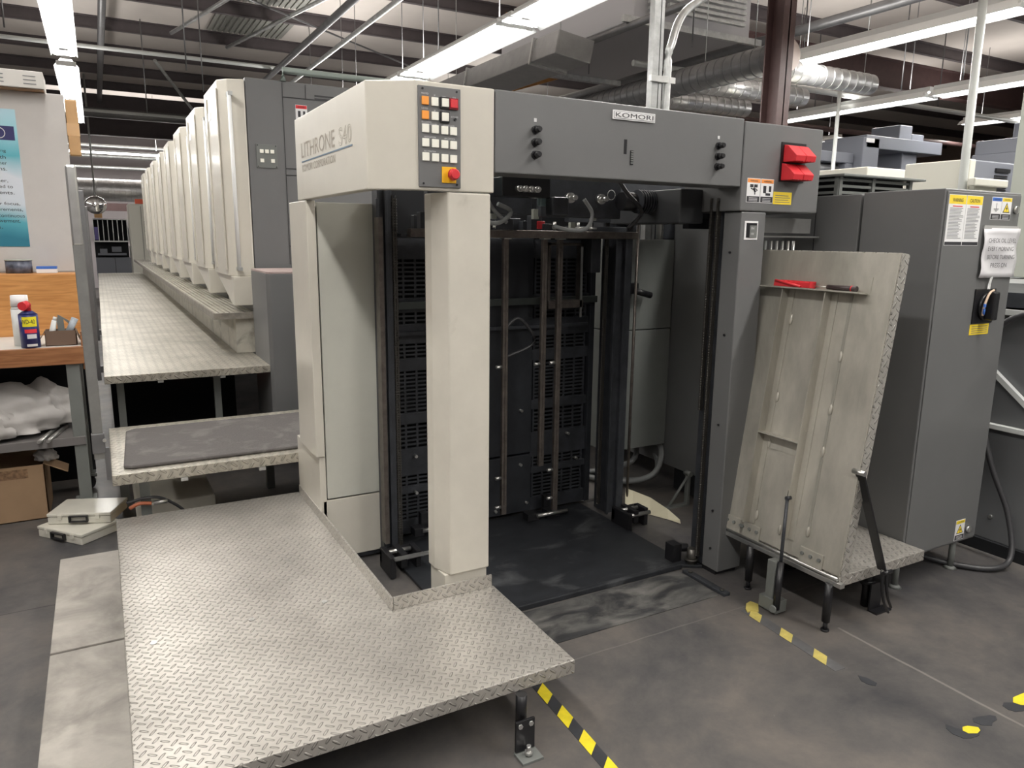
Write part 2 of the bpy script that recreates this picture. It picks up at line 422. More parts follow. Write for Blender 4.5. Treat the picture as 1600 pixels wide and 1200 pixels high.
pipe('ceiling_pipe', (8.6, 8.6, 3.3), (20, 8.6, 3.3), .04, MAROON, 'brown sprinkler pipe crossing above the farther press')
# diagonal roof braces
for i, (a, b) in enumerate((((-1.5, 8.3, 4.6), (5.5, 13.8, 4.6)), ((1.2, 15.7, 4.6), (2.6, 19.4, 3.8)), ((2.2, 9.6, 4.62), (1.3, 13.5, 4.6)), ((3.1, 9.9, 4.62), (2.2, 14, 4.6)))):
    pipe('roof_brace', a, b, .014 if i == 0 else .03, DUCTD if i == 0 else GALV, ('thin sag rod crossing the ceiling diagonally above the printing units', 'grey brace sloping down toward the farthest printing units', 'short grey strut at the left edge of the bare roof deck', 'short grey strut at the right edge of the bare roof deck')[i], 'brace')
# hanger rods
hr = [(1.1, 10), (1.5, 11.8), (.9, 14), (3.9, 9), (3.8, 7.2), (5.6, 8.2), (8.2, 7.6), (7.6, 6.6), (9.8, 6.8), (9.2, 5.6), (10.5, 8.8), (6.9, 8.4), (-.6, 9), (11.6, 7.4), (8.8, 4.6), (5.5, 6.2)]
rod = None
for x, yy in hr:
    if rod is None:
        rod = tag(MB().cyl((x, yy, 3.4), (x, yy, 4.9), .008, n=6).build('hanger_rod', DUCTD), 'thin dark rod hanging from the ceiling', 'rod', 'hanger rods below the ceiling')
    else: copy_tree(rod, (x-hr[0][0], yy-hr[0][1], random.uniform(0, .25)))

# strip lights ------------------------------------------------------
def strip_light(x, y0, ln, z, wd, label, group, name='strip_light'):
    t = thing(name, (x, y0, z), label, 'ceiling light', group)
    h = wd/2
    MB().prism([(x-h, z-.01), (x-h*.45, z+.07), (x+h*.45, z+.07), (x+h, z-.01), (x+h, z-.004), (x+h*.42, z+.078), (x-h*.42, z+.078), (x-h, z-.004)], y0, y0+ln, 'y').build('reflector', REFL, t)
    MB().box(x-.045, x+.045, y0, y0+ln, z+.078, z+.13).build('ballast_channel', REFL, t)
    for sx in (-1, 1):
        MB().cyl((x+sx*h*.5, y0+.04, z+.012), (x+sx*h*.5, y0+ln-.04, z+.012), .019, n=10).build('tube', LAMP, t)
    for yy in (y0+.012, y0+ln-.03):
        MB().box(x-h*.8, x+h*.8, yy, yy+.02, z, z+.05).build('lamp_holder', REFL, t)
    for yy in (y0+.3, y0+ln-.3):
        MB().cyl((x, yy, z+.13), (x, yy, 4.87), .005, n=6).build('hanger', DUCTD, t)
    return t
def light_row(x, ys, z, wd, words, group, ln=2.4):
    first = None
    for i, yy in enumerate(ys):
        lab = words[min(i, len(words)-1)]
        if first is None: first = strip_light(x, yy, ln, z, wd, lab, group)
        else: copy_tree(first, (0, yy-ys[0], 0), lab)
mid = light_row(3.35, [3.6, 6.05, 8.5, 10.95], 3.3, .44, ['bright twin tube fixture above the feeder, nearest one in view of the middle row', 'second bright twin tube fixture of the middle row, ending behind the feeder corner', 'third fixture of the middle row, hidden low behind the feeder', 'farthest fixture of the middle row'], 'lamps of the middle row')
light_row(-.13, [4.6, 7.0, 9.9, 12.35], 3.3, .24, ['twin tube fixture cut by the top edge at upper left', 'second fixture of the left row', 'third fixture of the left row above the board', 'farthest fixture of the left row, ending above the rail post'], 'lamps of the left row')
light_row(6.5, [3.5, 1.05, -1.4], 3.3, .26, ['bright fixture starting beside the brown steel column, upper right lamp row', 'nearer fixture of the upper right lamp row', 'nearest fixture of the upper right lamp row'], 'lamps of the right row')
light_row(9.4, [6.1, 3.65, 1.2], 3.3, .30, ['fixture starting behind the feeder corner, lower right lamp row', 'middle fixture of the lower right lamp row', 'nearest fixture of the lower right lamp row'], 'lamps of the far right row')
light_row(3.35, [-.5, -3.5], 3.6, .44, ['fixture over the floor behind the viewer, middle row', 'rearmost fixture of the middle row behind the viewer'], 'lamps behind the viewer')
light_row(-.13, [1.2, -1.8, -4.6], 3.6, .34, ['fixture overhead behind the viewer, left row', 'second fixture behind the viewer, left row', 'rearmost fixture behind the viewer, left row'], 'lamps behind the viewer')
light_row(14, [1, 6, 11], 3.6, .4, ['fixture far at right beyond the second press', 'middle fixture far at right', 'farthest fixture at far right'], 'lamps far at right')
light_row(7.5, [12, 16.5], 3.7, .4, ['fixture deep in the hall', 'fixture at the deep end of the hall'], 'lamps deep in the hall')
light_row(-3.6, [0, 5, 10, 15], 3.6, .4, ['fixture over the left aisle, nearest', 'fixture over the left aisle, second', 'fixture over the left aisle, third', 'fixture over the left aisle, farthest'], 'lamps over the left aisle')
def area(x, y, z, sx, sy, pw, c=(1, .965, .92), up=False):
    d = bpy.data.lights.new('tube_and_fill_light', 'AREA'); d.shape = 'RECTANGLE'; d.size = sx; d.size_y = sy; d.energy = pw; d.color = c
    o = bpy.data.objects.new('tube_and_fill_light', d); COL.objects.link(o); o.location = (x, y, z)
    if up: o.rotation_euler = (PI, 0, 0)
for (x, y0, y1, z, pw) in ((3.35, 3.6, 13.3, 3.29, 150), (-.13, 4.6, 14.8, 3.29, 75), (6.5, -1.4, 5.9, 3.29, 110), (9.4, 1.2, 8.5, 3.29, 90),
                           (3.35, -3.5, 1.9, 3.59, 85), (-.13, -4.6, 3.6, 3.59, 95), (14, 1, 13.4, 3.59, 120), (-3.6, 0, 17.4, 3.59, 110), (7.5, 12, 18.9, 3.69, 80)):
    area(x, (y0+y1)/2, z-.03, .2, y1-y0, pw)
    area(x, (y0+y1)/2, z+.16, .2, y1-y0, pw*.55, up=True)      # added uplights to brighten the ceiling; the reflectors have no openings

# ducts ---------------------------------------------------------------
def spiral(name, a, b, r, m, label, cap=None):
    a = Vector(a); b = Vector(b); d = (b-a); ln = d.length; d.normalize()
    t = thing(name, a, label, 'duct')
    MB().cyl(a, b, r, n=28).build('shell', m, t)
    rb = MB(); k = .1
    while k < ln:
        rb.cyl(a+d*k, a+d*(k+.012), r+.005, n=28); k += .12
    rb.build('spiral_seam', m, t)
    for f in (.05, .93):
        p = a+d*(ln*f); MB().cyl((p.x, p.y, p.z+r*.9), (p.x, p.y, 4.9), .005, n=6).build('hanger', GALV, t)
    if cap: MB().cyl(a-d*.02, a, r+.01, n=28).build('end_cap', cap, t)
    return t
spiral('spiral_duct', (5.78, 5.2, 3.2), (5.78, 13.5, 3.2), .135, DUCTD, 'dark round duct running away behind the steel column, with pale end cap', mat('pale_end_cap', (.62, .52, .48), .5))
for i, yy in enumerate((5.6, 6.5, 7.4)):
    spiral('branch_duct', (5.88, yy, 3.18), (7.53, yy, 3.18), .105, DUCTM, ('shiny branch duct highest and farthest right of three open ends', 'middle one of three shiny branch ducts behind the steel column', 'shiny branch duct lowest and farthest left, just above the feeder top')[i])
spiral('spiral_duct', (-3, 20.6, 2.52), (3.6, 20.6, 2.52), .26, DUCTM, 'shiny round duct crossing in front of the far wall at left')
t = thing('air_handler', (6.0, 8, 3.8), 'grey suspended air handling unit hanging above the feeder', 'air handler')
MB().box(5.2, 6.9, 6.8, 9.8, 3.8, 4.45).build('casing', mat('handler_casing', (.42, .41, .42), .5, .2), t, .02)
lv = MB()
for k in range(9): lv.box(5.38, 5.44, 6.7, 7.6, 3.86+k*.06, 3.89+k*.06); lv.box(5.5, 6.6, 6.57, 6.62, 3.86+k*.06, 3.89+k*.06)
lv.build('louver', GALV, t)
for yy in (6.7, 9.4): MB().box(5.0, 7.0, yy, yy+.05, 3.73, 3.798).build('support_rail', GALV, t)
t = thing('rectangular_duct', (4.8, 8, 3.3), 'wide sheet metal duct sloping between the middle lamp row and the air handler', 'duct')
MB().prism([(4.35, 3.40), (4.80, 3.34), (4.85, 3.58), (4.4, 3.64)], 7.0, 11, 'y').build('shell', mat('dull_sheet_duct', (.30, .30, .30), .35, .6, noise=.1), t, .01)
for yy in (7.5, 9.2): MB().prism([(4.33, 3.38), (4.82, 3.32), (4.87, 3.60), (4.38, 3.66)], yy, yy+.03, 'y').build('flange', GALV, t)
for yy in (7.3, 10.0): MB().cyl((4.6, yy, 3.6), (4.6, yy, 4.87), .006, n=6).build('hanger', GALV, t)
# steel column
t = thing('steel_column', (5.46, 5.0, 0), 'brown painted steel column rising behind the feeder right end', 'column')
MB().box(5.385, 5.535, 4.92, 4.935, 0, 4.66).box(5.385, 5.535, 5.1, 5.115, 0, 4.66).box(5.455, 5.47, 4.92, 5.11, 0, 4.66).build('shaft', MAROON, t)
MB().box(5.3, 5.62, 4.86, 5.17, 0, .02).build('base_plate', MAROON, t)
pipe('upright_pipe', (5.95, 3.5, 0), (5.86, 3.5, 4.6), .031, PIPEW, 'pale upright pipe standing behind the electrical cabinet', nn=16)
t = thing('conduit_riser', (2.66, 3.25, 1.5), 'galvanised channel and conduit rising from behind the feeder top', 'conduit')
MB().box(2.58, 2.62, 3.2, 3.24, 1.5, 4.6).box(2.626, 2.645, 3.2, 3.24, 1.5, 4.6).build('strut_channel', GALV, t)
MB().tube([(2.68, 3.2, 1.5), (2.68, 3.2, 2.35), (2.70, 3.2, 2.5), (2.82, 3.25, 2.68), (3.1, 3.3, 2.85)], .021, 10).build('bent_conduit', GALV, t)
MB().box(2.56, 2.72, 3.18, 3.2, 2.3, 2.33).box(2.56, 2.72, 3.18, 3.2, 1.9, 1.93).build('clamp', STEEL, t)
# rafter strut in bare timber
tag(MB().prism([(5.2, 3.5), (6.6, 3.95), (6.6, 4.0), (5.2, 3.55)], 9.9, 10.0, 'y').prism([(5.6, 3.65), (6.5, 3.95), (6.7, 4.66), (5.4, 4.66)], 10.01, 10.05, 'y').build('plywood_panel', WOODO), 'tan plywood panel up under the ceiling beyond the air handler', 'panel')

# ------------------------------------------------------------------ FEEDER
fd = thing('press_feeder', (1.6, 2.8, 0), 'cream and grey feeder portal of the printing press with button panel and open pile bay', 'printing press')
FY = 2.28
# cream head: left flank, chamfer, front
pl = [(.774, 3.32), (.774, 2.365), (.905, FY), (1.186, FY), (1.186, 2.32), (.92, 2.32), (.812, 2.39), (.812, 3.32)]
hd = MB().prism(pl, 1.648, 1.98).build('head_cover', CREAM, fd, .004)
MB().prism([(.775, 3.32), (.775, 2.366), (.906, FY+.001), (1.185, FY+.001), (1.185, 2.5), (1.02, 2.55), (1.0, 3.32)], 1.972, 1.978).build('head_lid', CREAM, fd)
# lettering on flank
for s, yL, yR, z0, z1, mm, ol, nm in (('LITHRONE', 3.215, 2.72, 1.814, 1.874, BRONZE, False, 'lettering'), ('S40', 2.668, 2.515, 1.81, 1.871, PALEB, True, 'lettering'), ('KOMORI CORPORATION', 3.21, 2.72, 1.760, 1.788, BRONZE, False, 'lettering')):
    text(s, '-x', (.7738, yL, z0), yL-yR, z1-z0, mm, hd, nm, outline=ol, bold=0)
MB().box(.7728, .774, 2.513, 3.215, 1.797, 1.802).build('underline', BLUELINE, hd)
# control panel
cp = MB().box(.915, 1.061, FY-.006, FY+.01, 1.658, 1.965).build('control_panel', GREY, fd, .002)
def pxz(a, b): # panel coords 0..1
    return .915+a*.146, 1.965-b*.307
bx = [.16, .385, .61, .82]
for r, v in enumerate((.165, .305, .435, .575, .715)):
    for c, u in enumerate(bx):
        if r == 1 and c == 3: continue
        x, z = pxz(u, v-.02+u*.012)
        fr = (r < 2 and c == 2) or (r == 0 and c == 3)
        if fr: MB().box(x-.017, x+.015, FY-.014, FY-.006, z-.017, z+.017).build('button_frame', BLACK if c == 2 else mat('dark_red_frame', (.25, .01, .02), .4), cp, .001)
        mm = ORANGE if (r < 2 and c == 0) else (RED if (r == 0 and c == 3) else WHITEB)
        MB().box(x-.0125, x+.0105, FY-(.018 if fr else .012), FY-.006, z-.0125, z+.0125).build('button', mm, cp, .001)
for s, u, v, wd in (('MAIN FEED', .07, .085, .024), ('UP', .36, .095, .005), ('DOWN', .56, .10, .012), ('STOP', .8, .1, .011), ('SUB FEED', .07, .23, .022), ('UP', .36, .245, .005), ('DOWN', .56, .245, .012), ('AUTO FEED', .76, .29, .026), ('PILE CONTROL', .07, .362, .034), ('SUCTION ROLLER', .07, .382, .052), ('IMPRESSION', .58, .382, .038), ('VENTILATION', .12, .508, .04), ('AIR CONTROL', .6, .51, .038), ('PILE OPERATION', .12, .65, .04)):
    x, z = pxz(u, v); text(s, '-y', (x, FY-.0062, z), wd, .005, INKW, cp, 'lettering')
x, z = pxz(.86, .305); MB().cyl((x, FY-.01, z), (x, FY-.006, z), .004).build('key_switch', BLACK, cp)
for u, v in ((.1, .03), (.9, .03), (.1, .965), (.9, .965)):
    x, z = pxz(u, v); MB().cyl((x, FY-.008, z), (x, FY-.006, z), .0035, n=10).build('screw', BLACK, cp)
MB().box(.993, 1.043, FY-.009, FY-.006, 1.673, 1.723).build('emergency_plate', YELLOW, cp, .001)
MB().cyl((1.027, FY-.02, 1.699), (1.027, FY-.009, 1.699), .012).cyl((1.027, FY-.036, 1.699), (1.027, FY-.02, 1.699), .017, .019, n=24).cyl((1.027, FY-.04, 1.699), (1.027, FY-.036, 1.699), .013, .017, n=24).build('emergency_button', RED, cp)
# grey cross head
cr = MB().prism([(FY, 1.715), (FY, 1.98), (2.55, 1.98), (2.55, 1.965), (2.30, 1.965), (2.30, 1.73), (2.42, 1.73), (2.42, 1.715)], 1.19, 2.319, 'x').build('cross_head', GREY, fd, .004)
rh = MB().box(2.323, 2.787, FY-.002, 2.62, 1.620, 1.972).build('side_head', GREY, fd, .005)
def knob(x, z, par):
    k = MB().cyl((x, FY-.008, z), (x, FY, z), .014).cyl((x, FY-.03, z), (x, FY-.008, z), .0105, n=14).cyl((x, FY-.036, z), (x, FY-.03, z), .008, .0105, n=14).build('knob', BLACK, par)
for x, zs in ((1.343, (1.863, 1.822, 1.781)), (2.184, (1.866, 1.826, 1.787))):
    for z in zs: knob(x, z, cr)
    MB().box(x-.005, x+.005, FY-.002, FY, zs[0]+.026, zs[0]+.038).build('pictogram', INKW, cr)
lp = MB().box(1.665, 1.857, FY-.006, FY, 1.925, 1.957).build('maker_plate', PAPER, cr, .001)
MB().box(1.669, 1.853, FY-.0066, FY-.006, 1.9285, 1.9535).build('plate_border', INKG, lp); MB().box(1.6705, 1.8515, FY-.0070, FY-.0066, 1.930, 1.952).build('plate_field', PAPER, lp)
text('KOMORI', '-y', (1.675, FY-.0072, 1.933), .172, .016, INK, lp, 'lettering')
MB().box(1.722, 1.735, FY-.001, FY, 1.807, 1.859).build('slot', BLACK, cr)
cw = MB().box(1.752, 1.766, FY-.002, FY, 1.77, 1.822).build('counter', BLACK, cr)
for k in range(6): MB().box(1.754, 1.764, FY-.004, FY-.002, 1.775+k*.008, 1.78+k*.008).build('counter_wheel', GREYM, cw)
# red wedges in the pocket
MB().box(2.535, 2.682, FY-.006, FY-.002, 1.745, 1.905).build('wedge_pocket', BLACK, rh)
for row, zz in enumerate((1.86, 1.785)):
    for c in range(2):
        x0 = 2.548+c*.062-.006*row
        wgt = tag(MB().prism([(FY-.006, zz-.035), (FY-.006, zz+.035), (FY-.028, zz+.03), (FY-.075, zz-.012), (FY-.070, zz-.035)], x0, x0+.059, 'x').build('red_wedge', RED, bevel=.002),
            ('red plastic wedge, upper left of four in the pocket', 'red plastic wedge, upper right of four in the pocket', 'red plastic wedge, lower left of four in the pocket', 'red plastic wedge, lower right of four in the pocket')[row*2+c], 'wedge', 'red wedges kept on the feeder head')
        for q in range(3):
            MB().box(x0+.008+q*.018, x0+.016+q*.018, FY-.071, FY-.012, zz-.036, zz-.033).build('rib', mat('dark_red', (.3, .01, .015), .5) if row+c+q == 0 else bpy.data.materials['dark_red'], wgt)
# warning stickers
def sticker(par, x0, x1, z0, z1, head, kind, y=FY, nm='warning_label', txt='WARNING', foot=INK):
    s = MB().box(x0, x1, y-.0012, y, z0, z1).build(nm, PAPER, par)
    h = z1-z0; wd = x1-x0
    MB().box(x0+.002, x1-.002, y-.0016, y-.0012, z1-.18*h, z1-.002).build('header', head, s)
    text(txt, '-y', (x0+wd*.2, y-.0017, z1-.14*h), wd*.6, h*.07, INK, s, 'lettering')
    if kind != 'page': 
        MB().box(x0+.002, x1-.002, y-.0016, y-.0012, z0+.002, z0+.26*h).build('footer', foot, s)
        for q in range(3): MB().box(x0+wd*.18, x1-wd*.18, y-.002, y-.0016, z0+h*(.06+.06*q), z0+h*(.08+.06*q)).build('text_line', INKW, s)
    cx = (x0+x1)/2; zc = z0+.53*h
    if kind == 'man':
        MB().box(cx-wd*.28, cx-wd*.03, y-.002, y-.0012, zc+.1*h, zc+.22*h).box(cx+wd*.03, cx+wd*.28, y-.002, y-.0012, zc+.1*h, zc+.22*h).cyl((cx-.001, y-.002, zc), (cx-wd*.2, y-.002, zc+.06*h), .002, n=5).cyl((cx, y-.002, zc+.08*h), (cx+wd*.1, y-.002, zc-.08*h), .0035, n=6).cyl((cx+wd*.1, y-.002, zc-.08*h), (cx+wd*.28, y-.002, zc-.02*h), .002, n=5).cyl((cx+wd*.1, y-.002, zc-.08*h), (cx+wd*.1, y-.002, zc-.2*h), .002, n=5).cyl((cx, y-.002, zc+.06*h), (cx+wd*.25, y-.002, zc+.02*h), .002, n=5).build('pictogram', INK, s)
    if kind == 'hand':
        MB().box(cx-wd*.3, cx-wd*.08, y-.002, y-.0012, zc-.12*h, zc+.18*h).box(cx+wd*.14, cx+wd*.32, y-.002, y-.0012, zc-.06*h, zc+.18*h).box(cx-wd*.1, cx+wd*.26, y-.0022, y-.0012, zc-.22*h, zc-.12*h).build('pictogram', INK, s)
    if kind == 'bolt':
        MB().prism([(cx-wd*.36, zc-.2*h), (cx+wd*.36, zc-.2*h), (cx, zc+.24*h)], y-.0018, y-.0012, 'y').build('triangle', INK, s)
        MB().prism([(cx-wd*.28, zc-.165*h), (cx+wd*.28, zc-.165*h), (cx, zc+.17*h)], y-.0022, y-.0018, 'y').build('triangle_field', INKY, s)
        MB().prism([(cx+.001, zc+.1*h), (cx-wd*.09, zc-.04*h), (cx, zc-.03*h), (cx-wd*.03, zc-.15*h), (cx+wd*.1, zc+.02*h), (cx+wd*.01, zc+.01*h)], y-.0026, y-.0022, 'y').build('bolt_sign', INK, s)
    if kind == 'earth':
        q = MB().box(cx-.001, cx+.001, y-.002, y-.0012, zc-.04*h, zc+.2*h)
        for k, ww in enumerate((.25, .16, .08)): q.box(cx-wd*ww, cx+wd*ww, y-.002, y-.0012, zc-(.06+.05*k)*h, zc-(.04+.05*k)*h)
        q.build('earth_sign', INK, s)
    if kind == 'page':
        MB().box(x0+.002, x1-.002, y-.0016, y-.0012, z0+.002, z0+.075*h).build('footer', foot, s)
        q = MB(); random.seed(3)
        for k in range(22):
            zz = z1-h*(.27+.028*k); q.box(x0+wd*.1, x1-wd*random.uniform(.08, .35), y-.0017, y-.0012, zz, zz+.010*h)
        q.build('text_line', INKG, s)
        MB().box(x0+wd*.25, x1-wd*.2, y-.0017, y-.0012, z1-.235*h, z1-.215*h).build('title_line', INKR, s)
    return s
sticker(rh, 2.354, 2.430, 1.655, 1.752, INKO, 'man', FY-.002)
sticker(rh, 2.433, 2.507, 1.655, 1.752, INKO, 'hand', FY-.002)
ys = MB().box(2.510, 2.620, FY-.0032, FY-.002, 1.652, 1.703).build('notice_label', INKY, rh)
q = MB()
for k in range(4): q.box(2.520, 2.61-.01*(k % 2), FY-.0038, FY-.0032, 1.66+k*.009, 1.6625+k*.009)
q.build('text_line', INKG, ys)
# front post
MB().prism([(1.018, FY), (1.174, FY), (1.174, 2.42), (.99, 2.42), (.99, 2.36)], .30, 1.645).build('front_post', CREAMW, fd, .005)
MB().prism([(1.0, FY+.012), (1.170, FY+.012), (1.170, 2.41), (.995, 2.41)], 0, .30).build('post_foot', CREAMW, fd, .003)
# right column
rc = MB().box(2.338, 2.479, FY, 2.38, .02, 1.617).build('grey_column', GREY, fd, .005)
MB().box(2.345, 2.47, FY+.02, 2.48, 0, .02).build('column_base', BLACK, fd)
pc = MB().box(2.357, 2.434, FY-.003, FY, 1.503, 1.580).build('reading_window', PAPER, rc, .001)
MB().box(2.367, 2.427, FY-.0042, FY-.003, 1.512, 1.572).build('window_field', BLACK, pc); MB().box(2.385, 2.427, FY-.006, FY-.0042, 1.512, 1.562).build('indicator', GREYM, pc)
text('FH', '-y', (2.392, FY-.0062, 1.545), .016, .01, INKW, pc); text('HH', '-y', (2.392, FY-.0062, 1.523), .016, .01, INKW, pc)
for z in (.12, .3, .7, 1.1, 1.45): MB().cyl((2.332, 2.33, z), (2.338, 2.33, z), .005, n=8).build('screw', BLACK, rc)
# inner dark skins
MB().box(2.35, 2.47, 2.385, 2.47, .0, 1.7).build('inner_channel', DARK, fd)
# left flank frame
MB().box(.776, .815, 3.19, 3.50, .53, 1.646).build('flank_strip', CREAM, fd, .003)
MB().box(.79, .818, 3.2, 3.62, .05, .53).build('flank_foot', CREAM, fd, .002)
FP = mat('left_panel_enamel', (.53, .53, .47), .33, noise=.03)
MB().box(.822, 1.10, 3.198, 3.215, .325, 1.640).build('flank_panel', FP, fd, .003)
MB().box(.80, 1.10, 3.2, 3.217, .035, .318).build('flank_kick_panel', CREAM, fd, .003)
MB().box(.815, 1.12, 3.216, 3.6, .01, 1.62).build('side_frame', DARK, fd)
# guide columns and chains
def column(x0, x1, y0, y1):
    MB().box(x0, x1, y0, y1, 0, 1.72).box(x0-.012, x0, y0-.02, y0, 0, 1.66).box((x0+x1)/2-.006, (x0+x1)/2+.006, y0-.02, y0, 0, 1.7).build('guide_column', DARK, fd, .002)
column(1.065, 1.13, 3.13, 3.2)
column(2.36, 2.47, 3.16, 3.28)
MB().cyl((2.485, 3.14, 0), (2.485, 3.14, 1.6), .008).build('guide_rod', BARM, fd)
MB().box(1.04, 1.06, 3.05, 3.10, .12, 1.58).build('guide_bar', BARM, fd)
def chain(x, y, z0, z1):
    c = MB(); z = z0; k = 0
    while z < z1:
        if k % 2: c.box(x-.009, x-.006, y-.006, y+.006, z-.006, z+.017); c.box(x+.006, x+.009, y-.006, y+.006, z-.006, z+.017)
        else: c.box(x-.005, x-.002, y-.006, y+.006, z-.006, z+.017); c.box(x+.002, x+.005, y-.006, y+.006, z-.006, z+.017)
        c.cyl((x-.012, y, z), (x+.012, y, z), .0045, n=6)
        z += .0115; k += 1
    return c.build('lifting_chain', CHAIN, fd)
for x, y in ((1.14, 3.13), (2.315, 3.18), (2.326, 2.40), (1.15, 2.45)): chain(x, y, .06, 1.66)
chain(2.328, 2.44, .75, 1.66)
# rear wall of the pile bay
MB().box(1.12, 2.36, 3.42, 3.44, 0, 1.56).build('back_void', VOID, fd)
def louver(x0, x1, z0, z1, cols):
    q = MB(); h = z1-z0; n = max(1, round(h/.0205)); ph = h/n
    for k in range(n+1): q.box(x0, x1, 3.35, 3.356, z0+k*ph-.0045, z0+k*ph+.0045)
    cw = (x1-x0)/cols
    for k in range(cols+1): q.box(x0+k*cw-.0055, x0+k*cw+.0055, 3.3495, 3.357, z0, z1)
    q.build('louver_grille', DARK, fd)
GR = [(.094, .235), (.27, .329), (.464, .595), (.645, .862), (.918, .996), (1.084, 1.147), (1.21, 1.40)]
for (x0, x1, cols) in ((1.20, 1.50, 5), (1.99, 2.31, 5)):
    for z0, z1 in GR: louver(x0, x1, z0, z1, cols)
    prev = .02
    for z0, z1 in GR+[(1.5, 1.5)]:
        MB().box(x0-.02, x1+.02, 3.346, 3.362, prev, z0).build('louver_surround', DARK, fd); prev = z1
MB().box(1.15, 1.18, 3.34, 3.40, .02, 1.5).box(1.52, 1.97, 3.335, 3.36, .36, 1.5).box(1.54, 1.97, 3.33, 3.36, .03, .35).box(2.33, 2.36, 3.33, 3.4, .02, 1.5).build('bay_back_panel', mat('blue_black_steel', (.034, .037, .043), .4, .2, noise=.2), fd, .002)
for x, z in ((1.56, .30), (1.56, .08), (1.9, .3), (1.94, .08), (1.9, .6), (2.02, .29), (2.26, .29), (1.3, .24), (1.3, .43), (2.2, .44), (1.75, .06)):
    MB().cyl((x, 3.315, z), (x, 3.35, z), .008, n=10).build('bolt', STEEL, fd)
# cross rails
MB().box(1.16, 2.36, 2.985, 3.03, 1.50, 1.535).build('top_rail', BARM, fd, .002)
MB().box(1.16, 2.34, 3.28, 3.30, 1.165, 1.20).build('mid_rail', mat('olive_steel', (.07, .08, .075), .4, .4), fd, .002)
MB().box(1.2, 2.30, 3.30, 3.32, 1.04, 1.055).build('lower_rail', DARK, fd)
for x, z0 in ((1.645, .16), (1.855, .38), (1.942, .13)):
    MB().box(x-.014, x+.014, 3.035, 3.055, z0, 1.50).box(x-.002, x+.002, 3.031, 3.036, z0+.05, 1.45).build('guide_bar', BARM, fd, .002)
    MB().box(x-.02, x+.02, 3.02, 3.06, 1.495, 1.53).cyl((x, 3.015, 1.51), (x, 3.02, 1.51), .005, n=8).build('bar_bracket', STEEL, fd, .002)
    for z in (.2, .35, .9):
        if z > z0: MB().cyl((x-.045, 3.045, z), (x-.015, 3.045, z), .009, n=8).build('bar_stud', STEEL, fd)
MB().tube([(1.66, 3.1, 1.05), (1.75, 3.1, 1.12), (1.84, 3.1, 1.0), (1.66, 3.1, .93)], .008, 6).build('air_hose', CABLE, fd)
# small frame with perforated strip, right part of bay
MB().box(1.975, 1.99, 3.2, 3.24, 1.15, 1.48).box(2.17, 2.185, 3.2, 3.24, 1.15, 1.48).box(1.975, 2.185, 3.2, 3.24, 1.465, 1.48).box(1.975, 2.185, 3.19, 3.24, 1.15, 1.19).build('sensor_frame', BARM, fd, .001)
q = MB().box(2.165, 2.178, 3.19, 3.195, 1.1, 1.46)
q.build('perforated_strip', STEEL, fd)
MB().box(2.2, 2.26, 3.15, 3.25, 1.33, 1.5).build('relay_box', DARK, fd, .004)
# suction head zone
MB().box(1.16, 1.64, 2.80, 2.84, 1.60, 1.76).box(1.66, 2.08, 2.76, 2.80, 1.59, 1.76).build('suction_beam', DARK, fd, .003)
MB().box(2.20, 2.335, 2.5, 3.0, 1.57, 1.715).build('gear_cover', mat('deep_grey_cover', (.045, .047, .05), .5), fd, .006)
MB().box(2.0, 2.34, 3.05, 3.1, 1.5, 1.56).build('head_bracket', DARK, fd, .003)
MB().box(2.36, 2.5, 2.62, 2.66, 1.55, 1.66).build('side_bracket', DARK, fd, .003)
for x in (1.80, 1.962):
    MB().cyl((x, 2.74, 1.672), (x, 2.76, 1.672), .022, n=20).cyl((x+.004, 2.71, 1.672), (x+.004, 2.74, 1.672), .011, n=14).build('chrome_knob', STEEL, fd)
q = MB()
for k in range(12): 
    t0 = 2*PI*k/12; q.cyl((2.018+.021*math.cos(t0), 2.75, 1.692+.021*math.sin(t0)), (2.018+.021*math.cos(t0+2*PI/12), 2.75, 1.692+.021*math.sin(t0+2*PI/12)), .0018, n=5)
q.build('retaining_ring', STEEL, fd)
MB().box(1.40, 1.62, 2.62, 2.70, 1.66, 1.735).build('valve_block', BLACK, fd, .003)
for k in range(4): MB().cyl((1.468+k*.027, 2.595, 1.69), (1.468+k*.027, 2.62, 1.69), .0125, n=14).cyl((1.468+k*.027, 2.583, 1.69), (1.468+k*.027, 2.595, 1.69), .007, n=10).build('air_valve', STEEL, fd)
MB().box(1.3, 1.42, 2.74, 2.76, 1.70, 1.79).box(1.26, 1.37, 2.7, 2.72, 1.62, 1.69).build('teal_bracket', TEAL, fd, .002)
MB().box(1.60, 1.64, 2.66, 2.69, 1.63, 1.76).build('teal_post', TEAL, fd, .002)
MB().box(1.62, 1.70, 2.60, 2.66, 1.59, 1.665).build('junction_cap', DARK, fd, .008)
MB().cyl((2.05, 2.72, 1.665), (2.2, 2.72, 1.665), .04).build('motor_body', BLACK, fd)
q = MB()
for k in range(6): q.cyl((2.12+k*.014, 2.7, 1.665), (2.128+k*.014, 2.7, 1.665), .052, n=18)
q.build('bellows', DARK, fd)
MB().tube([(1.33, 2.62, 1.80), (1.31, 2.6, 1.7), (1.34, 2.6, 1.62), (1.42, 2.62, 1.56)], .008, 8).build('air_hose', HOSEL, fd)
MB().tube([(1.25, 2.62, 1.68), (1.26, 2.6, 1.59), (1.36, 2.6, 1.555), (1.44, 2.62, 1.60), (1.38, 2.62, 1.63)], .009, 8).build('air_hose', HOSEL, fd)
MB().tube([(1.77, 2.6, 1.66), (1.80, 2.58, 1.60), (1.77, 2.58, 1.54), (1.69, 2.58, 1.535), (1.62, 2.6, 1.55)], .008, 8).build('air_hose', HOSEL, fd)
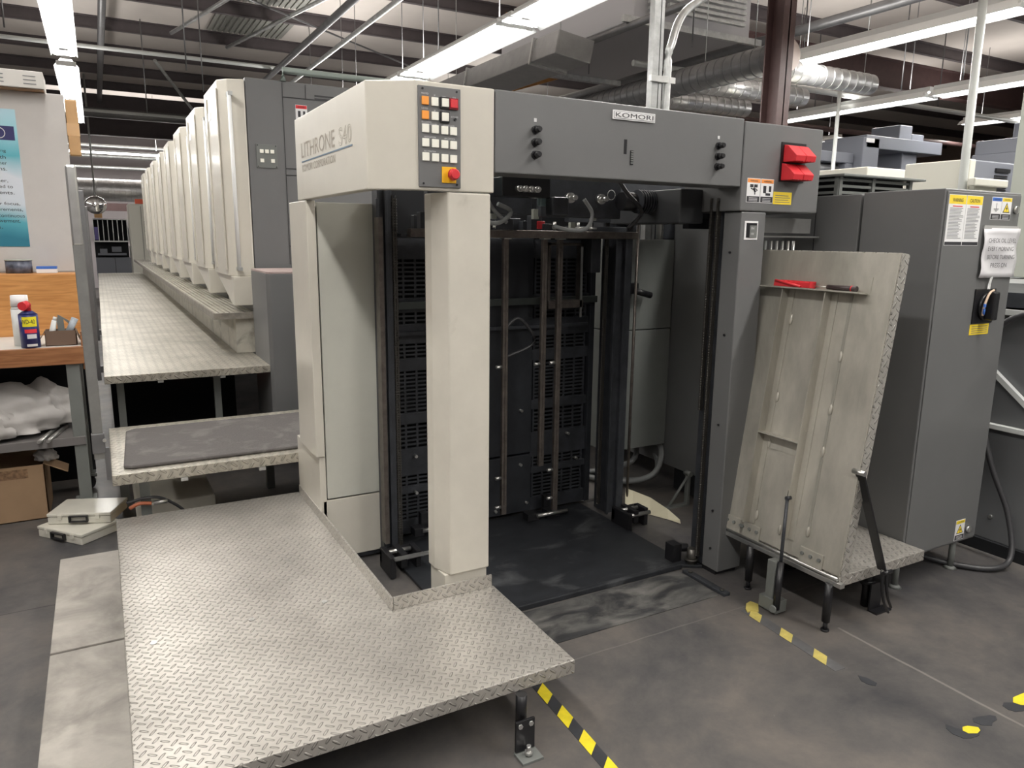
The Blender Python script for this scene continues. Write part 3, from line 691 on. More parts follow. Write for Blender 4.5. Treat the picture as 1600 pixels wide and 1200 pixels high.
MB().tube([(1.93, 2.62, 1.78), (2.0, 2.62, 1.70), (2.12, 2.66, 1.62), (2.12, 2.75, 1.55)], .009, 8).build('air_hose', CABLE, fd)
q = MB(); random.seed(11)
for k in range(16):
    x = random.uniform(1.2, 2.06); yy = random.uniform(2.85, 3.05); sx = random.uniform(.01, .045); z = random.uniform(1.535, 1.57)
    MB().box(x-sx, x+sx, yy-.02, yy+.02, 1.535, z+random.uniform(.01, .05)).build('mechanism_block', DARK, fd, .002)
q = MB()
for x, yy, z in ((1.42, 2.9, 1.60), (1.50, 2.9, 1.60), (1.65, 2.8, 1.60), (1.33, 2.9, 1.56), (1.30, 3.0, 1.6), (1.88, 2.86, 1.55), (1.95, 2.8, 1.60)):
    MB().box(x-.014, x+.014, yy-.02, yy, z-.02, z+.022).build('pale_fitting', PALEG, fd, .002)
q = MB()
for x in (1.24, 1.36, 1.47, 1.55, 1.72, 1.85, 1.98, 2.05): q.cyl((x, 2.95, 1.54), (x, 2.95, 1.575), .008, n=8); q.cyl((x-.03, 2.93, 1.548), (x+.02, 2.93, 1.548), .005, n=6)
q.build('steel_pin', STEEL, fd)
MB().box(1.705, 1.745, 2.86, 2.9, 1.54, 1.575).build('red_fitting', RED, fd, .004)
MB().box(1.16, 2.3, 3.1, 3.3, 1.5, 1.515).build('deck_plate', DARK, fd)
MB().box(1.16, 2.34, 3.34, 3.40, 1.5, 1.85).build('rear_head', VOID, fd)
MB().box(2.0, 2.92, 3.06, 3.10, 1.58, 1.95).build('rear_shade_sheet', DARK, fd)  # dark sheet added so the space behind the head reads as shade
# pile supports near the floor
def clamp(x, y, dx=1):
    c = MB().box(x-.08, x-.055, y-.09, y+.06, .005, .10).box(x+.055, x+.08, y-.05, y+.04, .005, .10).box(x-.02, x+.01, y-.06, y+.06, .03, .10).box(x-.08, x+.08, y+.03, y+.06, .03, .09).build('pile_hanger', BLACK, fd, .003)
    MB().cyl((x-.055, y-.05, .075), (x+.09, y-.05, .075), .011, n=12).cyl((x-.055, y+.005, .09), (x+.05, y+.005, .09), .010, n=12).build('hanger_pin', STEEL, c)
clamp(2.37, 2.96); clamp(1.10, 3.02)
MB().box(1.03, 1.21, 2.90, 2.92, .10, .11).build('hanger_scale', STEEL, fd)
MB().box(1.24, 1.29, 3.2, 3.26, .06, .1).box(1.36, 1.42, 3.2, 3.26, .06, .1).box(1.29, 1.33, 3.24, 3.28, .08, .16).build('pile_stop', BLACK, fd, .002)
MB().cyl((1.28, 3.2, .085), (1.41, 3.2, .085), .011).build('stop_pin', STEEL, fd)
MB().box(1.88, 1.95, 3.2, 3.26, .02, .06).box(2.0, 2.08, 3.2, 3.26, .02, .06).box(2.02, 2.06, 3.27, 3.3, .05, .12).build('pile_stop', BLACK, fd, .002)
MB().cyl((1.93, 3.19, .05), (2.12, 3.19, .05), .010).build('stop_pin', STEEL, fd)
MB().box(2.235, 2.285, 2.46, 2.52, .01, .10).cyl((2.27, 2.5, .07), (2.33, 2.47, .07), .02).build('pile_stop', BLACK, fd, .002)
MB().cyl((2.31, 2.42, .0), (2.31, 2.42, .09), .022, n=10).cyl((2.31, 2.42, .03), (2.31, 2.42, .04), .03, n=10).build('spring_anchor', CHAIN, fd)

# floor plates in the bay
tag(MB().prism([(1.10, 2.43), (2.25, 2.43), (2.34, 2.375), (2.345, 2.42), (2.30, 2.46), (2.30, 3.33), (1.10, 3.33)], .0, .016).prism([(1.10, 2.415), (2.25, 2.415), (2.25, 2.44), (1.10, 2.44)], 0, .024).build('pile_base_plate', FLOORBLK, bevel=.003), 'black powder-dusted steel plate on the floor of the pile bay', 'floor plate')
tag(MB().box(1.2, 2.215, 2.14, 2.40, .0, .004).build('ramp_plate', FLOORWORN), 'scuffed dark ramp plate on the floor in front of the pile bay', 'floor plate')
sb = tag(MB().box(2.225, 2.26, 2.12, 2.385, .0, .014).build('stop_bar', DARK, bevel=.002), 'short dark steel bar bolted to the floor by the grey column', 'bar')
for yy in (2.15, 2.35): MB().cyl((2.242, yy, .014), (2.242, yy, .020), .010, n=8).build('bolt', CHAIN, sb)

# hanging grey cabinet inside, hoses
hc = thing('hanging_cabinet', (2.75, 3.45, .28), 'flat grey cabinet hanging behind the pile bay, lit by a slanting beam', 'cabinet')
MB().box(2.50, 2.93, 3.36, 3.60, .28, .985).build('lower_door', GREYM, hc, .003); MB().box(2.50, 2.93, 3.36, 3.60, .99, 1.50).build('upper_door', GREYM, hc, .003)
MB().box(2.50, 2.93, 3.37, 3.60, 1.505, 1.62).build('top_box', DARK, hc)
MB().box(2.58, 2.64, 3.31, 3.36, 1.2, 1.26).cyl((2.6, 3.3, 1.22), (2.72, 3.3, 1.19), .018).build('latch', BLACK, hc)
hs = None
for i, pts in enumerate(([(2.86, 3.6, .30), (2.93, 3.40, .26), (2.80, 3.3, .12), (2.66, 3.5, .04), (2.5, 3.9, .03)],
                         [(2.90, 3.7, .26), (2.96, 3.5, .20), (2.86, 3.35, .10), (2.72, 3.5, .04), (2.6, 3.95, .03)],
                         [(2.84, 3.7, .33), (2.88, 3.6, .27), (2.80, 3.5, .15), (2.62, 3.7, .05), (2.5, 4.1, .03)],
                         [(2.62, 3.55, .30), (2.6, 3.5, .15), (2.64, 3.6, .06), (2.8, 3.8, .03)],
                         [(2.70, 3.55, .30), (2.66, 3.5, .17), (2.70, 3.6, .08), (2.86, 3.8, .03)])):
    h = thing('cable_hose', pts[0], ('thick grey hose nearest below the hanging cabinet', 'thick grey hose curving lowest toward the floor', 'thick grey hose running back behind the others', 'thin hose hanging at the left under the hanging cabinet', 'thin hose hanging second from left under the cabinet')[i], 'hose', 'hoses under the hanging cabinet')
    MB().tube(pts, .017 if i < 3 else .010, 10).build('hose', HOSEL if i < 3 else RUBBER, h)
    if i < 3: MB().cyl(pts[0], Vector(pts[0])+(Vector(pts[1])-Vector(pts[0]))*.35, .026, n=12).build('gland', STEEL, h)
t = thing('floor_bracket', (2.78, 3.05, 0), 'small triangular steel bracket standing on the floor in the bay', 'bracket')
MB().box(2.68, 2.86, 3.04, 3.07, 0, .012).build('foot', GREYM, t); MB().box(2.845, 2.86, 3.04, 3.07, .012, .19).build('upright', GREYM, t)
MB().cyl((2.72, 3.055, .012), (2.85, 3.055, .17), .008).build('strut', GREYM, t); MB().cyl((2.852, 3.03, .19), (2.852, 3.08, .19), .015).build('eye', GREYM, t)
q = MB(); pts = [(2.46, 3.12), (2.50, 3.10), (2.56, 3.02), (2.60, 2.92), (2.62, 2.84)]
for (a, b) in zip(pts, pts[1:]):
    i = pts.index(a); h0 = (.13, .115, .09, .05, .012)[i]; h1 = (.13, .115, .09, .05, .012)[i+1]
    q.quad([(a[0], a[1], .003), (b[0], b[1], .003), (b[0]+.02, b[1]+.03, h1), (a[0]+.02, a[1]+.03, h0)])
so = q.build('paper_scrap', mat('yellowed_paper', (.62, .58, .42), .5)); md = so.modifiers.new('s', 'SOLIDIFY'); md.thickness = .002
tag(so, 'curled cream paper scrap on the floor at the back of the bay', 'paper')

# ------------------------------------------------------------------ PLATFORMS
EDGE = .045
bp = thing('tread_platform', (.5, 2.6, 0), 'large L-shaped diamond tread platform in the foreground', 'platform')
top = MB().prism([(-.03, 3.65), (-.03, 1.715), (1.184, 1.715), (1.190, 2.277), (.79, 2.277), (.79, 3.65)], .225-EDGE, .225).build('tread_deck', TREAD, bp, .003)
MB().box(.787, .795, 2.268, 3.62, .226, .272).build('toe_guard', TREAD, bp); MB().box(.797, 1.18, 2.268, 2.276, .226, .272).build('toe_guard', TREAD, bp)
for x, yy in ((.05, 2.42), (.35, 2.43), (.60, 2.44)): MB().cyl((x, yy, .225), (x, yy, .228), .010, n=12).cyl((x, yy, .228), (x, yy, .229), .005, n=6).build('screw', STEEL, bp)
def foot(x, y, par, top_z):
    l = MB().cyl((x, y, .085), (x, y, top_z), .017, n=14).build('leg', BLACK, par)
    MB().box(x-.032, x+.032, y-.028, y-.020, .012, .11).build('leg_plate', BLACK, l, .001)
    MB().box(x-.034, x+.036, y-.075, y-.018, 0, .008).build('foot_plate', GREYM, l, .001)
    MB().cyl((x, y-.048, .008), (x, y-.048, .04), .007, n=8).cyl((x, y-.048, .012), (x, y-.048, .022), .013, n=6).cyl((x-.018, y-.032, .095), (x-.018, y-.026, .095), .008, n=6).cyl((x+.018, y-.032, .095), (x+.018, y-.026, .095), .008, n=6).build('anchor_bolt', STEEL, l)
foot(.985, 1.70, bp, .18)
for x, yy in ((.02, 1.8), (.02, 3.55), (.7, 3.55), (.75, 2.0)): MB().cyl((x, yy, 0), (x, yy, .18), .017).build('leg', BLACK, bp)
# mid step
ms = thing('step_platform', (.4, 4.0, 0), 'middle tread platform step carrying the rubber mat', 'platform')
MB().box(-.03, 1.3, 3.62, 4.56, .44-.05, .44).build('tread_deck', TREADW, ms, .003)
for x, yy in ((.10, 3.75), (.02, 4.45), (.8, 4.45)): MB().box(x-.022, x+.022, yy-.022, yy+.022, 0, .39).build('leg', GREYM, ms)
for x in (.25, .6): MB().box(x, x+.03, 3.61, 3.64, .375, .39).build('clip', GALV, ms)
rm = MB().prism([(.02, 3.70), (.06, 3.68), (1.25, 3.68), (1.25, 4.42), (.09, 4.42), (.05, 4.38)], .4405, .458).build('anti_fatigue_mat', MATR, bevel=.008)
tag(rm, 'charcoal anti fatigue mat lying on the middle step', 'mat')
# walkway
wk = thing('walkway', (.4, 11, 0), 'long raised tread walkway running beside the printing units', 'walkway')
yy = 4.80; k = 0
while yy < 17.6:
    y1 = min(yy+1.35, 17.8); MB().box(-.03, .90, yy, y1-.006, .69-.045, .69).build('tread_deck', TREADW, wk, .002); yy = y1
for yy in (5.0, 7, 9.5, 12, 15): 
    for x in (.05, .6): MB().box(x-.02, x+.02, yy-.02, yy+.02, 0, .645).build('leg', GREYM, wk)
for x in (.25, .6): MB().box(x, x+.03, 4.81, 4.84, .63, .645).build('clip', GALV, wk)
# understructure dark press base beneath the walkway
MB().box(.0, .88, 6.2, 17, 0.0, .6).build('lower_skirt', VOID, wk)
tag(MB().cyl((.50, 6.19, .43), (.50, 6.2, .43), .006).build('indicator_lamp', mat('red_indicator', (.8, .02, .02), .4, emis=(1, .02, .03), estr=6)), 'tiny red indicator light glowing in the dark under the walkway', 'lamp')
# bench step along units
bs = thing('foot_step', (.85, 11, .69), 'raised ribbed foot step running along the base of the printing units', 'step')
q = MB()
q.box(.655, .93, 5.36, 17.6, .945, .965)
for k in range(8): q.box(.665+k*.034, .685+k*.034, 5.362, 17.6, .965, .975)
q.build('ribbed_top', TREADW, bs)
MB().box(.65, .93, 5.352, 5.362, .935, .977).box(.65, .657, 5.36, 17.6, .935, .977).build('edge_trim', mat('grimy_edge', (.24, .22, .19), .5, noise=.35, nscale=15), bs)
rs = MB().box(.795, .93, 5.40, 17.4, .692, .945).build('riser', mat('dirty_cream_riser', (.44, .42, .36), .55, noise=.1, dirt=(.18, .17, .14), dscale=7, dlo=.5, dhi=.75), bs)
# side cabinet
sc = thing('side_cabinet', (1.3, 4.9, .38), 'waist high dark grey box between feeder and first printing unit', 'cabinet')
MB().prism([(.92, 4.77), (2.2, 4.77), (2.2, 5.3), (.90, 5.3), (.90, 4.80)], .30, 1.265).build('body', GREY, sc, .004)
MB().prism([(.92, 4.772), (2.2, 4.772), (2.2, 5.3), (.901, 5.3), (.901, 4.80)], 1.266, 1.28).build('lid', mat('worn_red_edge_lid', (.42, .33, .31), .4), sc, .002)

# ------------------------------------------------------------------ PRINTING UNITS
def unit():
    t = thing('printing_unit', (1.6, 6, .7), 'first printing unit, nearest the feeder, with dark grey side face', 'printing press', 'printing units of the press')
    MB().box(.95, 3.2, 5.42, 6.50, .9, 2.53).build('body', GREY, t, .004)
    MB().box(.94, 1.3, 5.46, 6.66, .80, 1.08).build('base', mat('unit_base_grey', (.24, .235, .21), .5) if 'unit_base_grey' not in bpy.data.materials else bpy.data.materials['unit_base_grey'], t)
    cv = MB()
    pl = [(.945, 6.30), (.785, 6.18), (.785, 5.53), (.84, 5.455), (.935, 5.415), (.945, 5.415)]
    cv.prism(pl, 1.22, 2.515)
    cv.build('side_cover', CREAM, t, .006)
    # toe of the cover, slanting down to the front
    tv = MB()
    tv.prism([(6.30, 1.22), (6.18, 1.20), (5.50, 1.02), (5.42, 1.02), (5.42, 1.22)], .80, .945, 'x')
    tv.build('cover_toe', CREAM, t, .004)
    MB().box(.776, .785, 5.52, 5.60, 1.26, 2.46).build('cover_rib', CREAM, t, .003)
    MB().box(.776, .785, 6.02, 6.10, 1.26, 2.46).build('cover_rib', CREAM, t, .003)
    h = MB().cyl((.84, 5.385, 1.27), (.84, 5.385, 2.42), .013, n=10).build('pull_bar', REFL, t)
    MB().box(.83, .86, 5.37, 5.45, 2.40, 2.425).box(.83, .86, 5.37, 5.45, 1.26, 1.285).build('bar_bracket', GALV, h)
    MB().box(.783, .7848, 5.85, 6.05, 2.30, 2.36).build('maker_label', PAPER, t)
    return t
u1 = unit()
L8 = ['', 'second printing unit from the feeder, cream cover with upright pull bar', 'third printing unit from the feeder', 'fourth printing unit from the feeder', 'fifth printing unit from the feeder', 'sixth printing unit from the feeder', 'seventh printing unit from the feeder', 'eighth printing unit, last of the row before the white cabinet']
for k in range(1, 8):
    u = copy_tree(u1, (0, 1.272*k, 0), L8[k])
# extras on the first unit only
MB().box(1.19, 1.193, 5.416, 5.421, 1.3, 2.52).box(1.193, 1.6, 5.416, 5.421, 2.425, 2.43).box(1.193, 1.6, 5.416, 5.421, 1.955, 1.96).box(1.193, 1.6, 5.416, 5.421, 1.91, 1.915).box(1.193, 1.6, 5.416, 5.421, 1.425, 1.43).box(1.347, 1.35, 5.416, 5.421, 2.43, 2.52).build('panel_seam', BLACK, u1)
kp = MB().box(1.0, 1.136, 5.412, 5.42, 1.954, 2.108).build('button_plate', GREYM, u1, .001)
for x, z in ((1.033, 2.062), (1.068, 2.062), (1.103, 2.062), (1.034, 2.001), (1.105, 2.001)): MB().box(x-.012, x+.012, 5.404, 5.412, z-.012, z+.012).build('button', WHITEB, kp, .001)
for x, z in ((1.008, 2.1), (1.128, 2.1), (1.008, 1.962), (1.128, 1.962)): MB().cyl((x, 5.409, z), (x, 5.412, z), .004, n=8).build('screw', BLACK, kp)
sticker(u1, 1.275, 1.355, 2.25, 2.385, INKR, 'hand', 5.42, txt='DANGER')
MB().box(1.41, 1.56, 5.417, 5.42, 2.43, 2.44).box(1.41, 1.56, 5.417, 5.42, 2.45, 2.46).build('vent_slot', BLACK, u1)
MB().tube([(1.20, 5.42, 2.53), (1.20, 5.42, 2.60), (1.9, 5.42, 2.60), (2.8, 5.42, 2.60)], .022, 8, sub=1).build('guard_rail', mat('pale_teal_rail', (.28, .33, .30), .4), u1)

# ------------------------------------------------------------------ FLIP-UP PLATFORM at right
fp = thing('side_platform', (2.65, 2.0, 0), 'small diamond tread platform between tilted hatch and electrical cabinet', 'platform')
MB().box(2.395, 2.928, 1.70, 2.34, .19, .235).build('tread_deck', TREAD, fp, .003)
MB().box(2.375, 2.40, 1.68, 2.34, .195, .215).build('hinge_beam', STEEL, fp, .002)
for x, yy in ((2.375, 1.73), (2.375, 2.13)):
    MB().cyl((x, yy, .04), (x, yy, .2), .016, n=14).cyl((x, yy, .008), (x, yy, .04), .009).cyl((x, yy, 0), (x, yy, .008), .016).build('leg', BLACK, fp)
for x, yy in ((2.70, 1.79), (2.7, 2.25)):
    MB().cyl((x, yy, 0), (x, yy, .19), .018, n=14).box(x-.035, x+.035, yy-.045, yy-.038, 0, .12).box(x-.035, x+.06, yy-.08, yy-.038, 0, .007).cyl((x, yy, .10), (x, yy, .12), .03).build('leg', BLACK, fp)
MB().box(2.30, 2.34, 1.93, 1.97, .0, .22).build('gas_strut_post', GREYM, fp, .002)
th = math.atan2(.162, 1.22)
HX, HZ = 2.385, .238
def T(): return Matrix.Translation((HX, 0, HZ)) @ Matrix.Rotation(th, 4, 'Y') @ Matrix.Translation((-HX, 0, -HZ))
Rm = T()
hp = thing('tilted_hatch', (2.45, 2.0, .24), 'tall aluminium platform hatch swung up and leaning beside the grey column', 'hatch')
ZT = HZ+1.232; Y0, Y1 = 1.70, 2.345
MB().box(HX, HX+.006, Y0, Y1, HZ, ZT).build('sheet', ALU, hp, .001, rot=Rm)
MB().box(HX+.0065, HX+.012, Y0, Y1, HZ, ZT).box(HX+.006, HX+.05, Y0-.004, Y0, HZ, ZT).box(HX+.006, HX+.05, Y1, Y1+.004, HZ, ZT).box(HX+.006, HX+.05, Y0, Y1, ZT, ZT+.004).build('tread_skin', TREADE, hp, rot=Rm)
def rib(y, z0, z1, d=.045):
    MB().box(HX-d, HX, y-.002, y+.002, z0, z1).box(HX-.004, HX, y-.03, y, z0, z1).build('stiffener', ALU, hp, rot=Rm)
rib(2.165, HZ+.06, ZT-.16); rib(1.955, HZ+.06, ZT-.16)
MB().box(HX-.002, HX, 1.86, 1.872, HZ+.1, ZT-.16).build('weld_strip', mat('weld_grey', (.30, .29, .25), .5), hp, rot=Rm)
shf = MB().box(HX-.055, HX, 1.80, 2.29, ZT-.158, ZT-.152).box(HX-.003, HX, 1.79, 2.30, ZT-.158, ZT-.09).build('ledge', ALU, hp, rot=Rm)
MB().box(HX-.045, HX, 1.957, 2.163, HZ+.46, HZ+.465).box(HX-.003, HX, 1.957, 2.163, HZ+.40, HZ+.465).build('cross_stiffener', ALU, hp, rot=Rm)
WBD = mat('weld_bead_alu', (.5, .48, .42), .45, .3)
for yy, z in ((2.13, .95), (2.13, .62), (2.13, .42), (2.13, .1), (1.866, .83), (1.866, .62), (1.866, .45), (1.866, .12), (2.0, .08)):
    MB().sphere((HX-.003, yy, HZ+z), .012, .5, .7, 1.8).build('weld_bead', WBD, hp, rot=Rm)
for yc in (2.24, 2.15, 1.83): 
    hg = MB().box(HX-.008, HX, yc-.055, yc+.055, HZ-.01, HZ+.055).build('hinge_plate', ALU, hp, .002, rot=Rm)
    for d in (-.04, 0, .04): MB().cyl((HX-.014, yc+d, HZ+.03), (HX-.008, yc+d, HZ+.03), .008, n=6).build('bolt', GREYM, hg, rot=Rm)
MB().cyl((HX-.004, Y0, HZ-.012), (HX-.004, Y1, HZ-.012), .007, n=10).build('hinge_pin', STEEL, hp)
MB().box(HX-.04, HX, 1.965, 1.97, HZ+.20, HZ+.26).box(HX-.004, HX, 1.965, 2.0, HZ+.20, HZ+.27).build('strut_bracket', ALU, hp, rot=Rm)
gp = MB().cyl((2.29, 1.90, .03), (2.325, 1.925, .22), .014, n=14).build('gas_strut', BLACK, hp)
MB().cyl((2.325, 1.925, .22), (2.368, 1.955, .47), .007, n=10).cyl((2.362, 1.955, .475), (2.385, 1.955, .475), .009).build('strut_rod', DARK, gp)
MB().cyl((2.27, 1.90, .035), (2.34, 1.93, .035), .014, n=12).box(2.29, 2.35, 1.90, 1.99, .01, .06).build('strut_clevis', GREYM, hp)
# folding stay
ar = MB().box(-.003, .003, -.022, .022, 0, .42).build('folding_stay', BLACK, hp)
a = Vector((2.545-.12, Y0-.012, .66)); b = Vector((2.59, 1.66, .235))
me = ar.data; d = (b-a); ln = d.length; qr = d.to_track_quat('Z', 'X').to_matrix().to_4x4()
for v in me.vertices:
    c = v.co+origin(hp); c.z *= ln/.42; v.co = (Matrix.Translation(a) @ qr @ c) - origin(hp)
MB().tube([(2.58, 1.655, .235), (2.60, 1.65, .12), (2.66, 1.66, .04)], .006, 6).tube([(2.61, 1.655, .235), (2.62, 1.65, .14), (2.69, 1.67, .05)], .006, 6).cyl((2.57, 1.64, .235), (2.62, 1.64, .235), .008).build('stay_link', BLACK, hp)
MB().cyl((2.42, 1.66, .655), (2.42, 1.71, .655), .010).build('stay_bolt', STEEL, hp); MB().cyl((2.59, 1.64, .235), (2.59, 1.66, .235), .01).build('stay_bolt', STEEL, hp)
# tray and screwdriver on ledge
q = MB()
zt = ZT-.152; x0, x1 = HX-.05, HX-.012
q.box(x0, x1, 2.03, 2.21, zt, zt+.003).box(x0, x0+.003, 2.03, 2.21, zt, zt+.022).box(x1-.003, x1, 2.03, 2.21, zt, zt+.03)
for k in range(8): q.box(x0, x1, 2.03+k*.0253, 2.033+k*.0253, zt, zt+.026)
rt = tag(q.build('tool_tray', RED, rot=Rm, bevel=.001), 'small red compartment tray on the ledge of the tilted hatch', 'tray')
MB().cyl((x0-.004, 2.20, zt+.024), (x0-.004, 2.07, zt+.004), .005).build('strap', RED, rt, rot=Rm)
sd = thing('screwdriver', (Rm @ Vector((HX-.03, 1.9, zt))), 'screwdriver with dark handle lying on the hatch ledge beside the red tray', 'screwdriver')
MB().cyl((HX-.03, 1.96, zt+.012), (HX-.03, 1.83, zt+.012), .009, .011, n=14).build('handle', mat('brown_black_handle', (.05, .035, .035), .4), sd, rot=Rm)
MB().cyl((HX-.03, 2.02, zt+.010), (HX-.03, 1.96, zt+.012), .003, n=8).build('shaft', STEEL, sd, rot=Rm)
MB().cyl((HX-.03, 1.852, zt+.012), (HX-.03, 1.848, zt+.012), .0118, n=14).build('ring', RED, sd, rot=Rm)

# ------------------------------------------------------------------ ELECTRICAL CABINETS
ec = thing('electrical_cabinet', (3.2, 2.0, .15), 'tall grey electrical cabinet with oil level note and rotary switch', 'cabinet')
MB().box(2.935, 3.476, 1.80, 2.16, .15, 1.71).build('body', GREY, ec, .004)
MB().box(2.945, 3.470, 1.795, 1.80, .16, 1.70).build('front_door', GREYM if 0 else GREY, ec, .002)
for x in (2.97, 3.385): MB().cyl((x, 1.84, 0), (x, 1.84, .15), .014).cyl((x, 1.84, 0), (x, 1.84, .012), .03, .018).build('foot', GREYM, ec)
EY = 1.795
sticker(ec, 2.955, 3.072, 1.489, 1.688, INKY, 'page', EY, 'instruction_label')
sticker(ec, 3.074, 3.187, 1.489, 1.688, INKY, 'page', EY, 'instruction_label', txt='CAUTION')
sticker(ec, 3.253, 3.325, 1.596, 1.688, INKB, 'earth', EY, txt='GROUND')
sticker(ec, 3.328, 3.400, 1.596, 1.688, INKY, 'bolt', EY, txt='CAUTION')
sticker(ec, 3.306, 3.376, .165, .262, INKY, 'bolt', EY, txt='CAUTION')
for z in (1.64, .208): MB().cyl((3.432 if z > 1 else 3.402, EY-.012, z), (3.432 if z > 1 else 3.402, EY, z), .016, n=16).box(3.428 if z > 1 else 3.398, 3.436 if z > 1 else 3.406, EY-.016, EY-.012, z-.012, z+.012).build('quarter_turn_lock', STEEL, ec)
sw = MB().box(3.214, 3.365, EY-.006, EY, 1.164, 1.31).build('rotary_switch', BLACK, ec, .002)
MB().cyl((3.295, EY-.02, 1.235), (3.295, EY-.006, 1.235), .058, n=28).build('dial', BLACK, sw)
MB().box(3.27, 3.31, EY-.055, EY-.02, 1.18, 1.30).build('handle', BLACK, sw, .006)
MB().tube([(3.30, EY-.03, 1.305), (3.26, EY-.035, 1.29), (3.235, EY-.035, 1.24), (3.24, EY-.03, 1.20)], .005, 8, mi=0).build('cable_tie', mat('tan_plastic', (.6, .45, .33), .4), sw)
MB().tube([(3.236, EY-.036, 1.25), (3.235, EY-.036, 1.22), (3.242, EY-.031, 1.205)], .0056, 8).build('cable_tie', INKB, sw)
yn = MB().box(3.21, 3.35, EY-.0015, EY, 1.115, 1.160).build('notice_label', INKY, ec)
q = MB()
for k in range(4): q.box(3.222, 3.34, EY-.002, EY-.0015, 1.122+k*.009, 1.1245+k*.009)
q.build('text_line', INKG, yn)
# note
ns = thing('paper_sign', (3.34, EY-.004, 1.36), 'white oil level note in a plastic sleeve hung on the cabinet above the switch', 'sign')
q = MB(); nx, nz = 10, 10
for i in range(nx):
    for j in range(nz):
        def W(u, v):
            x = 3.214+u*.262+.006*(1-v)*(1 if u > .5 else -.2); z = 1.357+v*.205
            return (x, EY-.008-.006*math.sin(u*9+v*3)*(1-v)-.004*math.sin(v*11+u*4), z)
        f = q.b.faces.new([q.b.verts.new(W(i/nx, j/nz)), q.b.verts.new(W((i+1)/nx, j/nz)), q.b.verts.new(W((i+1)/nx, (j+1)/nz)), q.b.verts.new(W(i/nx, (j+1)/nz))]); f.smooth = True
bmesh.ops.remove_doubles(q.b, verts=q.b.verts, dist=1e-5)
nsm = q.build('sheet', mat('sleeved_paper', (.74, .73, .75), .25), ns)
md = nsm.modifiers.new('s', 'SOLIDIFY'); md.thickness = .0008
MB().box(3.215, 3.475, EY-.006, EY-.001, 1.558, 1.572).build('hanging_strip', mat('clear_strip', (.45, .45, .44), .3), ns)
for s, z, x0, wd in (('CHECK OIL LEVEL', 1.502, 3.235, .205), ('EVERY MORNING', 1.468, 3.238, .190), ('BEFORE TURNING', 1.434, 3.238, .205), ('PRESS ON', 1.400, 3.27, .12)):
    ws = s.split(' ')
    text(s, '-y', (x0, EY-.018, z), wd, .018, INK, ns, 'lettering')
q = MB().tube([(3.298, EY-.012, 1.36), (3.292, EY-.01, 1.33), (3.286, EY-.012, 1.308)], .003, 6).tube([(3.308, EY-.012, 1.36), (3.302, EY-.01, 1.33), (3.298, EY-.012, 1.308)], .003, 6)
q.build('cord', REFL, ns)
e2 = thing('electrical_cabinet', (3.2, 3, .15), 'dark grey electrical cabinet standing behind the one with the note', 'cabinet')
MB().box(2.936, 3.47, 2.172, 3.605, .15, 1.705).build('body', GREY, e2, .004)
MB().box(2.934, 2.936, 2.40, 2.403, .2, 1.69).build('door_seam', BLACK, e2)
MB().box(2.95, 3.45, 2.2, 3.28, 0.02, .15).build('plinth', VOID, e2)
e3 = thing('electrical_cabinet', (3.2, 4, .12), 'grey cabinet deep behind the pile bay, above the hoses', 'cabinet')
MB().box(2.936, 3.6, 3.62, 5.2, .14, 1.7).build('body', GREY, e3, .004)
# top boxes of cabinets
t = thing('vent_hood', (3.2, 2.9, 1.71), 'low grey louvred vent hood on top of the rear electrical cabinet', 'vent')
MB().box(2.95, 3.55, 2.28, 3.2, 1.79, 1.80).build('lid', GREYM, t, .002)
q = MB()
for k in range(3): q.box(2.97, 2.985, 2.32, 3.18, 1.715+k*.028, 1.727+k*.028); q.box(2.97, 3.5, 2.32, 2.335, 1.715+k*.028, 1.727+k*.028)
for yy in (2.32, 2.62, 2.9, 3.16): q.box(2.965, 2.985, yy, yy+.02, 1.706, 1.79)
for x in (2.97, 3.2, 3.48): q.box(x, x+.02, 2.315, 2.335, 1.706, 1.79)
q.build('louver', GREYM, t)
MB().box(3.0, 3.48, 2.35, 3.15, 1.706, 1.788).build('core', VOID, t)
# rack between column and cabinets
t = thing('lay_rack', (2.75, 2.6, 1.2), 'rack of upright steel rods with a flat rail, right of the grey column', 'rack')
MB().box(2.56, 2.92, 2.36, 2.40, 1.515, 1.522).box(2.56, 2.88, 2.38, 2.39, 1.535, 1.60).build('rail', STEEL, t, .001)
for k in range(7): MB().cyl((2.56+k*.036, 2.38, 1.05), (2.56+k*.036, 2.38, 1.50), .0065, n=8).build('rod', STEEL if k > 1 else GREYM, t)
MB().box(2.50, 2.54, 2.35, 2.62, .3, 1.6).build('upright', DARK, t)

# right side machine
rm_ = thing('machine_housing', (4.2, 1, 0), 'grey machine housing with pale rails at the right edge', 'machine')
MB().prism([(3.74, 2.6), (3.74, 1.93), (3.74, -.4), (4.8, -.4), (4.8, 2.6)], .06, 1.17).build('body', mat('soft_grey_enamel', (.16, .165, .17), .45), rm_, .004)
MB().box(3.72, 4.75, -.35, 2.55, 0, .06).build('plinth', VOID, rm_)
MB().box(3.715, 3.74, -.4, 2.6, 1.17, 1.195).build('top_rail', PIPEW, rm_)
MB().box(3.705, 3.74, -.4, 2.6, .62, .645).build('side_rail', PIPEW, rm_, .003)
MB().prism([(2.1, 1.04), (2.1, 1.01), (1.6, .60), (1.6, .63)], 3.71, 3.738, 'x').build('diagonal_brace', PIPEW, rm_)
MB().cyl((3.73, 1.87, .18), (3.74, 1.87, .18), .010).build('bolt', STEEL, rm_)
MB().box(3.8, 4.7, 1.0, 2.5, 1.2, 1.27).build('top_tray', DARK, rm_)
t = thing('pale_cabinet', (5.4, 2, 1.2), 'pale green grey cabinet cut by the right picture edge', 'cabinet')
MB().box(4.85, 6.0, .8, 2.58, 1.30, 2.42).build('body', PALEG, t, .006)
